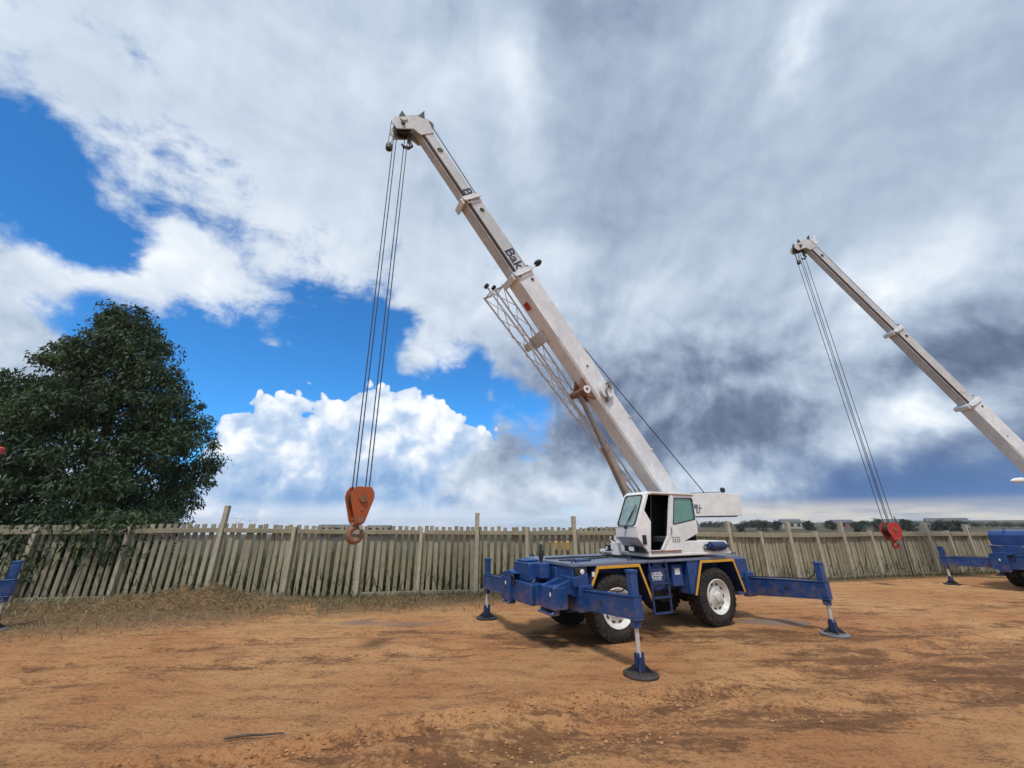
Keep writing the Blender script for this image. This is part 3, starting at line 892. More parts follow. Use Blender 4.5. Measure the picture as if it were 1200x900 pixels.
def clods():
    n = 12000
    x = rng.uniform(-15, 21, n); y = rng.uniform(4.0, 17.0, n)
    pd = np.full(n, 9.0)
    for pts, w, dep in RUTS:
        dd, _ = segdist(x, y, pts)
        pd = np.minimum(pd, np.abs(dd - w * 1.4))
    keep = (y < fence_y(x) - 0.3) & (rng.random(n) < np.where(pd < 0.16, 0.9, 0.13))
    x, y = x[keep], y[keep]
    for pts, w, m in ((RUTS[0][0], 0.13, 2400), (RUTS[4][0], 0.13, 1100), (RUTS[1][0], 0.20, 700)):       # crumbs thrown up along the ruts
        k = rng.integers(0, len(pts) - 1, m); f = rng.random(m)
        A, B = np.array(pts)[k], np.array(pts)[k + 1]
        q = A + (B - A) * f[:, None] + rng.normal(0, w, (m, 2))
        x = np.concatenate([x, q[:, 0]]); y = np.concatenate([y, q[:, 1]])
    n = len(x)
    r = 0.004 + 0.020 * rng.random(n) ** 4.5
    z = terrain(x, y) + r * 0.3
    base = np.array([(1, 0, 0), (0, 1, 0), (-1, 0, 0), (0, -1, 0), (0, 0, 0.8), (0, 0, -0.8)], float)
    V = base[None] * r[:, None, None] * (0.6 + 0.8 * rng.random((n, 6, 1))) + np.stack([x, y, z], -1)[:, None]
    V = V.reshape(-1, 3)
    t = np.array([(0, 1, 4), (1, 2, 4), (2, 3, 4), (3, 0, 4), (1, 0, 5), (2, 1, 5), (3, 2, 5), (0, 3, 5)])
    F = (np.arange(n)[:, None, None] * 6 + t[None]).reshape(-1, 3)
    o = raw_mesh('soil_clods', V, F, M_CLOD, None, {'tone': np.repeat(np.clip(0.5 + 0.25 * rng.standard_normal(n), 0, 1), 6)}, smooth=False)
    tag(o, 'small crumbs of broken soil scattered over the yard', 'soil', None, 'stuff')
clods()

# ------------------------------------------------------------------ concrete palisade fence
fence = tag(empty('palisade_fence', (0.0, 14.4, 0.0)), 'long weathered concrete palisade fence with square posts along the yard', 'fence')

def at_fence(x):
    return Vector((x, float(fence_y(x)), 0.0))
HT = lambda x: float(np.interp(x, [-24, -9, 0, 5, 10, 36], [1.95, 1.97, 1.91, 1.84, 1.75, 1.75]))
TALL = {-9.2: 2.62, -1.2: 2.47, 2.2: 2.36, 8.55: 2.20, 11.3: 2.18, 14.0: 2.16, 18.7: 2.12, 21.2: 2.08, -14.2: 2.0, -4.8: 1.86, -18.5: 2.6}
xs_posts = [-23.0, -20.8, -18.5, -16.4, -14.2, -11.75, -9.2, -6.95, -4.8, -3.0, -1.2, 0.5, 2.2, 4.2, 6.3, 8.55, 9.95, 11.3, 12.65, 14.0, 15.5, 17.1, 18.7, 20.0, 21.2, 23.2, 25.4, 27.8, 30.2, 32.6]
FO = Vector((0.0, 14.4, 0.0))

def fence_M(x, tilt=0.0, side=0.0):
    p = at_fence(x)
    q = at_fence(x + 0.01) - at_fence(x - 0.01)
    M = Matrix.Translation(p - FO + Vector((0, 0, float(terrain(p.x, p.y))))) @ Matrix.Rotation(math.atan2(q.y, q.x), 4, 'Z')
    return M @ Matrix.Rotation(tilt, 4, 'X') @ Matrix.Rotation(side, 4, 'Y')

for x in xs_posts:
    h = TALL.get(x, HT(x) + 0.05)
    w = 0.13 if x in TALL else 0.11
    b = MB()
    b.box((-w / 2, -0.13, -0.15), (w / 2, 0.02, h), fence_M(x, random.gauss(0, 0.010), random.gauss(0, 0.012)))
    b.build('post', M_POST, fence, bevel=0.012, smooth=0)
for xa, xb in zip(xs_posts[:-1], xs_posts[1:]):
    b = MB()
    count = max(int(round((xb - xa) / (0.205 if xa < 5 else 0.17))), 4)
    for i in range(count):
        x = xa + (xb - xa) * (i + 0.5) / count + random.gauss(0, 0.008)
        h = HT(x) + (0.12 if x < 4 else 0.0) + random.gauss(0, 0.012)
        wd = 0.064 if x < 5 else 0.066
        M = fence_M(x, random.gauss(0, 0.008), random.gauss(0, 0.010))
        if random.random() < 0.06:
            M = M @ Matrix.Rotation(random.gauss(0, 0.05), 4, 'Y')
        b.box((-wd, 0.024, -0.08), (wd, 0.07, h - 0.02), M)
    b.build('pale_panel', M_CONC, fence, bevel=0.008, smooth=0)
    r = MB()
    pa, pb = at_fence(xa + 0.07) - FO, at_fence(xb - 0.07) - FO
    za, zb = float(terrain(xa, fence_y(xa))), float(terrain(xb, fence_y(xb)))
    ha, hb = HT(xa), HT(xb)
    off = Vector((0.05, -0.06, 0))
    r.bar(pa + off + Vector((0, 0, za + ha - 0.09)), pb + off + Vector((0, 0, zb + hb - 0.09)), 0.07, 0.135 if xa < 5 else 0.16)
    r.build('rail', M_CONC, fence, bevel=0.01, smooth=0)
    if xa > 4 or random.random() < 0.5:
        r = MB()
        r.bar(pa + off + Vector((0, 0, za + 0.06)), pb + off + Vector((0, 0, zb + 0.05)), 0.07, 0.12)
        r.build('base_rail', M_CONC, fence, bevel=0.01, smooth=0)

pole = MB()
pole.tube([(0, 0, -0.2), (0.02, 0, 1.6), (-0.02, 0.02, 2.42)], [0.028, 0.028, 0.018], 8)
pole_o = pole.build('steel_pole', M_GREASE)
pole_o.location = (16.9, float(fence_y(16.9)) - 0.3, 0)
tag(pole_o, 'thin dark steel pole rising above the fence beside the red hook block', 'pole')

# ------------------------------------------------------------------ the big tree behind the fence
def leaf_cloud(centres, radii, per, size, droop, r):
    C = np.repeat(centres, per, axis=0)
    R = np.repeat(radii, per)
    n = len(C)
    q = r.standard_normal((n, 3))
    q /= np.linalg.norm(q, axis=1)[:, None]
    p = C + q * (R * r.random(n) ** 0.45)[:, None] * np.array([1.0, 1.0, 0.72])
    az = r.random(n) * 2 * math.pi
    tilt = droop + 0.45 * r.standard_normal(n)
    d = np.stack([np.cos(az) * np.cos(tilt), np.sin(az) * np.cos(tilt), -np.sin(tilt)], -1)
    s = np.cross(d, r.standard_normal((n, 3)))
    s /= np.linalg.norm(s, axis=1)[:, None] + 1e-9
    L = size * (0.6 + 0.8 * r.random(n))
    W = L * 0.15
    a = p
    b = p + d * (0.45 * L)[:, None] + s * W[:, None]
    c = p + d * L[:, None]
    e = p + d * (0.45 * L)[:, None] - s * W[:, None]
    V = np.stack([a, b, c, e], 1).reshape(-1, 3)
    F = np.arange(n * 4).reshape(-1, 4)
    clump_tone = np.repeat(r.normal(0, 0.17, len(centres)), per)
    tone = np.repeat(np.clip(0.42 + clump_tone + 0.18 * r.standard_normal(n), 0, 1), 4)
    return V, F, tone

tree = tag(empty('leafy_tree', (-16.2, 15.5, 0.0)), 'big dark green leafy tree leaning over the fence on the left', 'tree')
tr = np.random.default_rng(5)
# half widths and middle of the crown by height
hz = np.array([1.0, 2.2, 3.4, 5.0, 6.6, 8.2, 9.6, 10.6, 11.5])
hc = np.array([-0.8, -0.9, -0.85, -0.9, -0.85, -0.85, -0.9, -1.05, -1.15])
hw = np.array([2.7, 4.0, 4.35, 4.15, 3.35, 2.35, 1.4, 0.75, 0.2])
cl = []
while len(cl) < 640:
    z = tr.uniform(1.0, 11.0)
    w = np.interp(z, hz, hw)
    a = tr.uniform(0, 2 * math.pi)
    q = tr.random() ** 0.38
    lump = 1 + 0.09 * math.sin(3 * a + z * 1.3) + 0.10 * math.sin(5 * a - z * 2.1)
    rr = w * q * lump
    if tr.random() > (w / 4.4) ** 1.2 + 0.1:
        continue
    px_, py_ = np.interp(z, hz, hc) + rr * math.cos(a), 0.86 * rr * math.sin(a)
    if z < 2.4 and py_ > 0.5:
        continue
    cl.append((px_, py_, z))
cl = np.array(cl)
for i in range(34):                                       # low boughs that reach over and through the fence
    u = tr.uniform(-14.9, -11.4)
    z = tr.uniform(0.6, 2.3)
    cl = np.concatenate([cl, [(u + 16.2, float(fence_y(u)) - 15.5 + tr.uniform(-0.15, 1.2), z)]])
# a few sprays that stick out of the outline
sp = []
for i in range(90):
    z = tr.uniform(2.0, 11.4)
    a = tr.uniform(0, 2 * math.pi)
    w = np.interp(z, hz, hw) * tr.uniform(1.0, 1.10)
    sp.append((np.interp(z, hz, hc) + w * math.cos(a), 0.86 * w * math.sin(a), z + tr.uniform(0, 0.3)))
sp = np.array(sp)
V1, F1, T1 = leaf_cloud(cl, tr.uniform(0.42, 0.85, len(cl)), 168, 0.19, 0.80, tr)
V2, F2, T2 = leaf_cloud(sp, tr.uniform(0.18, 0.40, len(sp)), 60, 0.18, 0.6, tr)
raw_mesh('crown', np.concatenate([V1, V2]), np.concatenate([F1, F2 + len(V1)]), M_LEAF, tree, {'tone': np.concatenate([T1, T2])})
tb = MB()
tb.tube([(0, 0, -0.2), (0.05, 0, 1.0), (-0.05, 0.05, 3.0), (-0.3, 0.0, 5.5), (-0.7, 0, 8.0), (-1.2, 0, 10.4)], [0.30, 0.24, 0.20, 0.15, 0.09, 0.03], 10)
for k in range(46):
    c = Vector(cl[tr.integers(len(cl))])
    z0 = max(0.7, c.z * 0.55 + tr.uniform(-0.6, 0.3))
    o = Vector((float(np.interp(z0, [0, 3, 5.5, 8, 10.4], [0, -0.05, -0.3, -0.7, -1.2])), 0, z0))
    mid = o.lerp(c, 0.5) + Vector((0, 0, -0.15))
    r0 = 0.085 * (1 - z0 / 13)
    tb.tube([o, mid, c], [r0, r0 * 0.6, 0.012], 6)
tb.build('trunk', M_BARK, tree)

# ------------------------------------------------------------------ the far country
def far_tree(x, y, h, w, label, sd):
    r = np.random.default_rng(sd)
    z0 = float(terrain(x, y))
    t = tag(empty('far_tree', (x, y, z0)), label, 'tree', 'trees on the horizon')
    k = 26
    a = r.random(k) * 2 * math.pi
    q = np.sqrt(r.random(k))
    cz = r.uniform(0.10, 0.92, k)
    prof = np.sqrt(np.clip(1 - ((cz - 0.45) / 0.55) ** 2, 0.05, 1))
    cs = np.stack([w / 2 * q * prof * np.cos(a), w / 2 * q * prof * np.sin(a), cz * h], -1)
    V, F, T = leaf_cloud(cs, np.full(k, w * 0.17), 44, w * 0.13, 0.4, r)
    raw_mesh('crown', V, F, M_FARLEAF, t, {'tone': T})
    b = MB()
    b.tube([(0, 0, -0.3), (0.1, 0, h * 0.5)], [h * 0.035, h * 0.02], 6)
    for j in range(4):
        b.tube([(0.1, 0, h * 0.35), tuple(cs[j])], [h * 0.015, h * 0.006], 5)
    b.build('trunk', M_BARK, t)
    return t

def polar(px, r):
    """a point on the ground r metres away in the direction of photo column px"""
    a = math.atan2((px - 600) / 455.0, 1.06)
    return r * math.sin(a), r * math.cos(a)
kinds = ['dark rounded tree on the horizon between the white counterweight and the fence post', 'dark bushy tree on the horizon right of the white counterweight',
         'dark low tree on the horizon above the fence']
far = [(866, 130, 4.6, 6.5), (892, 150, 4.6, 7), (908, 160, 4.8, 7), (947, 170, 4.6, 7), (972, 165, 4.7, 7), (1006, 150, 5.0, 8), (1028, 135, 5.6, 7), (1060, 170, 4.8, 9), (1100, 190, 4.6, 10), (1120, 180, 4.5, 9), (640, 170, 3.8, 7), (690, 180, 4.0, 8), (700, 150, 4.0, 6)]
FAR_LABELS = [
    'tall thin dark tree on the horizon just right of the white counterweight',
    'low dark tree on the horizon left of the tall post behind the rear outrigger',
    'low dark tree on the horizon left of the second tall post past the counterweight',
    'small dark tree on the horizon near the middle of the right fence',
    'small dark tree on the horizon just left of the third tall fence post',
    'low spreading dark tree on the horizon left of the round clump by the red hook',
    'round dark tree on the horizon right beside the red hook block',
    'low dark tree on the horizon right of the red hook block',
    'low wide dark tree on the horizon left of the second blue crane',
    'low dark tree on the horizon above the second blue crane outrigger',
    'tiny dark tree on the horizon left of the white cab near the middle',
    'low wide dark tree on the horizon just left of the white cab',
    'small dark tree on the horizon nearest the left of the white cab',
]
for i, (p, r, h, w) in enumerate(far):
    x, y = polar(p, r)
    far_tree(x, y, max(h - 2.1, 1.9) * r / 140, w * 0.46 * r / 150, FAR_LABELS[i], 100 + i)

M_ROOF = painted('grey_sheet_roof', (0.10, 0.105, 0.115), 0.6, dirt=0.4, dirtcol=(0.16, 0.12, 0.09))
M_WALL = painted('pale_plaster', (0.42, 0.37, 0.30), 0.8, dirt=0.3)
M_BRICK = painted('brown_brick', (0.22, 0.12, 0.085), 0.85, dirt=0.3)
M_DARK = painted('dark_window', (0.02, 0.022, 0.026), 0.2)

def shed(p, r, w, d, h, rh, turn, label, wall, cat='shed'):
    x, y = polar(p, r)
    s = tag(empty('farm_shed' if cat == 'shed' else 'far_house', (x, y, float(terrain(x, y))), turn), label, cat, 'buildings on the plain')
    MB().box((-w / 2, -d / 2, -0.5), (w / 2, d / 2, h)).build('wall', wall, s)
    MB().prism([(-d / 2 - 0.3, h), (d / 2 + 0.3, h), (0, h + rh)], 0, -w / 2 - 0.3, w / 2 + 0.3).build('roof', M_ROOF, s)
    for k in range(3):
        cx = -w / 2 + w * (k + 0.5) / 3
        MB().box((cx - w / 14, -d / 2 - 0.06, h * 0.3), (cx + w / 14, -d / 2 + 0.02, h * 0.8)).build('window', M_DARK, s)
shed(400, 110, 9, 7, 2.9, 0.7, 0.25, 'low dark roofed shed on the horizon left of the orange hook', M_ROOF)
shed(446, 125, 6, 6, 3.0, 0.7, 0.1, 'low grey roofed shed on the horizon right of the orange hook', M_ROOF)
shed(925, 240, 8, 7, 2.8, 1.4, -0.4, 'small pale house on the plain above the right fence near the crane', M_WALL, 'house')
shed(1044, 260, 9, 7, 2.8, 1.4, -0.5, 'pale house on the plain behind the red hook block', M_WALL, 'house')
shed(1108, 250, 12, 7, 3.0, 1.4, -0.7, 'pale house on the plain left of the second blue crane', M_WALL, 'house')
shed(985, 280, 9, 7, 2.8, 1.4, -0.4, 'brown brick house on the plain at the middle of the right fence', M_BRICK, 'house')

def pylon(p, r, label):
    x, y = polar(p, r)
    s = tag(empty('power_pylon', (x, y, float(terrain(x, y))), 0.4), label, 'pylon', 'power pylons on the horizon')
    H = 30.0
    b = MB()
    f = lambda z: 3.2 * (1 - z / H) ** 1.2 + 0.9
    zs = [0, 6, 11, 15, 18.5, 21]
    for sx in (-1, 1):
        for sy in (-1, 1):
            b.tube([(sx * f(z), sy * f(z), z) for z in zs], 0.16, 4)
    for z0, z1 in zip(zs[:-1], zs[1:]):
        for sx, sy, tx, ty in ((-1, -1, 1, -1), (1, -1, 1, 1), (1, 1, -1, 1), (-1, 1, -1, -1)):
            b.tube([(sx * f(z0), sy * f(z0), z0), (tx * f(z1), ty * f(z1), z1)], 0.09, 4)
            b.tube([(sx * f(z1), sy * f(z1), z1), (tx * f(z1), ty * f(z1), z1)], 0.09, 4)
    b.build('tower', M_STEEL, s)
    b = MB()
    for sx in (-1, 1):
        b.tube([(sx * 1.3, 0, 21), (sx * 6.5, 0, 27), (sx * 8.5, 0, 30)], 0.16, 4)
        b.tube([(sx * 1.0, 0, 21), (sx * 5.0, 0, 28), (sx * 8.5, 0, 30)], 0.12, 4)
        b.tube([(sx * 5.0, 0, 28), (sx * 12.0, 0, 29)], 0.10, 4)
    b.tube([(-6, 0, 28.2), (6, 0, 28.2)], 0.16, 4)
    b.build('cross_arm', M_STEEL, s)
pylon(279, 900, 'faint grey lattice pylon on the horizon just right of the tall leaning post')
pylon(297, 1050, 'faint grey lattice pylon on the horizon second to the right of the tall leaning post')

def trailer():
    x, y = polar(657, 27)
    s = tag(empty('farm_trailer', (x, y, float(terrain(x, y))), 0.12), 'yellow farm trailer seen through the gaps of the fence left of the white cab', 'trailer')
    bd = MB().box((-0.75, -0.6, 0.62), (0.75, 0.6, 1.12)).build('body', M_VEHYEL, s, bevel=0.03)
    for k in range(4):
        MB().box((-0.70 + 0.45 * k, -0.64, 0.64), (-0.64 + 0.45 * k, -0.602, 1.10)).build('rib', M_VEHYEL, bd)
    MB().bar((0.75, 0, 0.68), (1.5, 0, 0.45), 0.07, 0.07).build('drawbar', M_GREASE, s)
    for yy in (-0.62, 0.62):
        MB().disc_y((0.0, yy, 0.33), 0.33, 0.18, 18).build('wheel', M_RUBBER, s)
trailer()

stick = MB()
stick.tube([(0, 0, 0.012), (0.18, 0.05, 0.02), (0.36, 0.07, 0.018), (0.55, 0.12, 0.012)], [0.009, 0.012, 0.010, 0.006], 6)
so = stick.build('stick', M_BARK)
so.location = (-2.95, 4.98, float(terrain(-2.7, 5.0)) + 0.012)
tag(so, 'thin dark dead stick lying on the orange soil in the foreground', 'stick')

# far-off wood and hedges: one thin dark line above the right-hand fence
wr = np.random.default_rng(77)
wc, wr_ = [], []
for k in range(520):
    az = wr.uniform(0.43, 0.98)
    r = 330 + 60 * math.sin(az * 9) + wr.uniform(-12, 12)
    gap = vnoise(np.array([az * 60.0]), np.array([3.3]), 60)[0]
    if gap < 0.36:
        continue
    x, y = r * math.sin(az), r * math.cos(az)
    h = 1.0 + 3.2 * gap * wr.random()
    wc.append((x, y, float(terrain(x, y)) + h)); wr_.append(1.0 + 1.3 * wr.random())
WV, WF, WT = leaf_cloud(np.array(wc), np.array(wr_), 34, 1.1, 0.4, wr)
tag(raw_mesh('distant_treeline', WV, WF, M_FARLEAF, None, {'tone': WT}), 'thin dark line of far-off trees above the right-hand fence', 'treeline', None, 'stuff')

# ------------------------------------------------------------------ a little haze over the plain
hz_m = bpy.data.materials.new('thin_haze')
hz_m.use_nodes = True
hz_m.node_tree.nodes.clear()
hv = hz_m.node_tree.nodes.new('ShaderNodeVolumePrincipled')
hv.inputs['Color'].default_value = (0.80, 0.88, 1.0, 1)
hv.inputs['Density'].default_value = 0.00016
ho = hz_m.node_tree.nodes.new('ShaderNodeOutputMaterial')
hz_m.node_tree.links.new(hv.outputs[0], ho.inputs['Volume'])
zlo = float(GZ.min()) - 1.0
gxl, gyl = float(np.abs(gx).max()) + 20, float(np.abs(gy).max()) + 20
haze = MB().box((-gxl, -gyl, zlo), (gxl, gyl, max(float(GZ.max()) + 5, 34.0))).build('haze', hz_m, smooth=0)
tag(haze, 'thin pale haze hanging over the distant plain', None, None, 'stuff')

# ------------------------------------------------------------------ mobile cranes
# crane space: x forwards, y towards the driver's cab side, z up
WX, RAD, TYW, TRK = 1.40, 0.60, 0.36, 0.935

def make_wheel(parent, x, side, steer=0.0):
    w = empty('wheel', (x, side * TRK, RAD), steer, parent)
    s = side                                   # outer face looks along s*y
    M = Matrix.Rotation(rad(-90 * s), 4, 'X')  # lathe z -> s*y
    ro, ri, b = RAD - 0.022, 0.335, TYW
    prof = [(ri, -b + 0.03), (ri + 0.05, -b), (ro - 0.13, -b - 0.012), (ro - 0.03, -b + 0.02), (ro, -b + 0.075), (ro, -0.075), (ro - 0.03, -0.02), (ro - 0.13, 0.012), (ri + 0.05, 0.0), (ri, -0.03)]
    t = MB().lathe(prof + [prof[0]], M, 56, False)
    for k in range(30):
        for half in (0, 1):
            a = 2 * math.pi * (k + 0.5 * half) / 30
            y0, y1 = (-b + 0.03, -b / 2 + 0.02) if half else (-b / 2 - 0.02, -0.03)
            L = Matrix.Rotation(a, 4, 'Z') @ Matrix.Translation((ro + 0.004, 0, 0))
            sk = 0.05 if half else -0.05
            V = []
            for rr in (-0.02, 0.006):
                for yy, dx in ((y0, -sk), (y1, sk)):
                    for tt in (-0.045, 0.045):
                        sh = 0.03 if (yy in (-b + 0.03, -0.03) and rr > 0) else 0.0
                        V.append(M @ (L @ Vector((rr - sh * 0.5, tt + dx, yy))))
            t.add(V, [(0, 1, 3, 2), (4, 6, 7, 5), (0, 4, 5, 1), (1, 5, 7, 3), (3, 7, 6, 2), (2, 6, 4, 0)])
    for_blocks = 30
    # shoulder blocks that show on the sidewall
    for k in range(30):
        for yy in (0.0, -b):
            a = 2 * math.pi * (k + 0.25) / 30
            L = Matrix.Rotation(a, 4, 'Z')
            q = [M @ (L @ Vector(p)) for p in ((ro - 0.10, -0.042, yy - 0.012 if yy < 0 else yy + 0.010), (ro - 0.02, -0.042, yy + (0.02 if yy < 0 else -0.03)), (ro - 0.02, 0.042, yy + (0.02 if yy < 0 else -0.03)), (ro - 0.10, 0.042, yy - 0.012 if yy < 0 else yy + 0.010))]
            n = [M @ (L @ Vector(p)) for p in ((ro - 0.10, -0.036, yy - 0.018 if yy < 0 else yy + 0.016), (ro - 0.006, -0.036, yy + 0.006 if yy < 0 else yy - 0.012), (ro - 0.006, 0.036, yy + 0.006 if yy < 0 else yy - 0.012), (ro - 0.10, 0.036, yy - 0.018 if yy < 0 else yy + 0.016))]
            t.add(q + n, [(0, 1, 2, 3), (4, 7, 6, 5), (0, 4, 5, 1), (1, 5, 6, 2), (2, 6, 7, 3), (3, 7, 4, 0)])
    t.build('tyre', M_RUBBER, w)
    r = MB().lathe([(0.335, -b + 0.03), (0.300, -0.20), (0.300, -0.07), (0.318, -0.035), (0.348, -0.018), (0.352, 0.004), (0.338, 0.010), (0.322, -0.004), (0.296, -0.050), (0.270, -0.085),
                    (0.190, -0.070), (0.165, -0.045), (0.155, -0.050), (0.150, -0.095)], M, 40, False)
    r.mat = 1
    h = r
    for k in range(10):
        a = 2 * math.pi * k / 10
        h.lathe([(0.034, -0.10), (0.034, -0.0705)], M @ Matrix.Rotation(a, 4, 'Z') @ Matrix.Translation((0.232, 0, -0.006)) @ Matrix.Diagonal((1, 1.25, 1, 1)), 12)
    r.build('rim', [M_RIM, M_GREASE], w)
    h = MB().lathe([(0.150, -0.10), (0.150, -0.055), (0.10, -0.045), (0.095, 0.005), (0.07, 0.018), (0.0, 0.018)], M, 20)
    for k in range(10):
        a = 2 * math.pi * (k + 0.5) / 10
        h.lathe([(0.013, -0.06), (0.013, -0.030)], M @ Matrix.Rotation(a, 4, 'Z') @ Matrix.Translation((0.125, 0, 0)), 6)
    h.build('hub', M_RIM, w)
    return w

def make_outrigger(root, x, side, y0, y1, zb0, zb1, zt0, zt1, jy, jtop, pad_mat, thick=0.085, padr=0.255, hole=True):
    """sliding beam, jack housing, polished ram and foot; side is +1 or -1 along y"""
    g = empty('outrigger', (x, 0, 0), 0, root)
    s = side
    b = MB()
    b.prism([(s * y0, zb0), (s * y1, zb1), (s * y1, zt1), (s * y0, zt0)], 0, -thick, thick)
    b.prism([(s * y0, zt0 + 0.002), (s * y1, zt1 + 0.002), (s * (y1 + 0.012), zt1 + 0.018), (s * y0, zt0 + 0.018)], 0, -thick - 0.012, thick + 0.012)
    b.prism([(s * y0, zb0 - 0.018), (s * (y1 + 0.012), zb1 - 0.018), (s * y1, zb1 - 0.002), (s * y0, zb0 - 0.002)], 0, -thick - 0.012, thick + 0.012)
    b.build('beam', M_BLUE, g, bevel=0.008)
    if hole:
        yh = s * (y0 + (y1 - y0) * 0.55)
        zh = (zb0 + zb1 + zt0 + zt1) / 4
        for xx in (-thick - 0.001, thick + 0.001):
            MB().lathe([(0.042, -0.002), (0.042, 0.002)], Matrix.Translation((xx, yh, zh)) @ Matrix.Rotation(rad(90), 4, 'Y'), 20).build('pin_hole', M_GREASE, g)
    h = MB()
    h.box((-0.062, s * jy - 0.062, zb1 - 0.06), (0.062, s * jy + 0.062, jtop))
    h.box((-0.072, s * jy - 0.072, jtop - 0.03), (0.072, s * jy + 0.072, jtop + 0.012))
    h.lathe([(0.075, zb1 - 0.13), (0.075, zb1 - 0.05)], Matrix.Translation((0, s * jy, 0)), 18)
    h.build('jack_housing', M_BLUE, g, bevel=0.008)
    MB().lathe([(0.034, 0.20), (0.034, zb1 - 0.12)], Matrix.Translation((0, s * jy, 0)), 18).build('ram', M_CHROME, g)
    f = MB()
    for a in range(4):
        R = Matrix.Translation((0, s * jy, 0)) @ Matrix.Rotation(rad(45 + 90 * a), 4, 'Z')
        f.add([R @ Vector(p) for p in ((0.05, -0.008, 0.045), (0.20, -0.008, 0.045), (0.05, -0.008, 0.17), (0.05, 0.008, 0.045), (0.20, 0.008, 0.045), (0.05, 0.008, 0.17))],
              [(0, 1, 2), (5, 4, 3), (0, 3, 4, 1), (1, 4, 5, 2), (2, 5, 3, 0)])
    MB().tube([(0.05, s * y0, zt0 + 0.03), (0.055, s * (y0 + (jy - y0) * 0.5), (zt0 + zt1) / 2 + 0.045), (0.05, s * (jy - 0.22), zt1 + 0.04), (0.02, s * (jy - 0.11), zt1 + 0.12), (0.0, s * (jy - 0.078), jtop - 0.10)], 0.011, 6).build('hydraulic_hose', M_BLACK, g)
    f.build('foot_gusset', M_BLACK, g, bevel=0.004)
    f = MB()
    f.box((-0.05, s * jy - 0.06, 0.05), (0.05, s * jy + 0.06, 0.24))
    f.box((-0.075, s * jy - 0.03, 0.10), (0.075, s * jy + 0.03, 0.29))
    f.build('jack_foot', M_DBLUE, g, bevel=0.006)
    MB().lathe([(padr, -0.03), (padr, 0.030), (padr - 0.02, 0.042), (padr - 0.05, 0.046), (0.0, 0.05)], Matrix.Translation((0, s * jy, 0)), 32).build('foot_pad', pad_mat, g)
    return g

BA = rad(51.7)

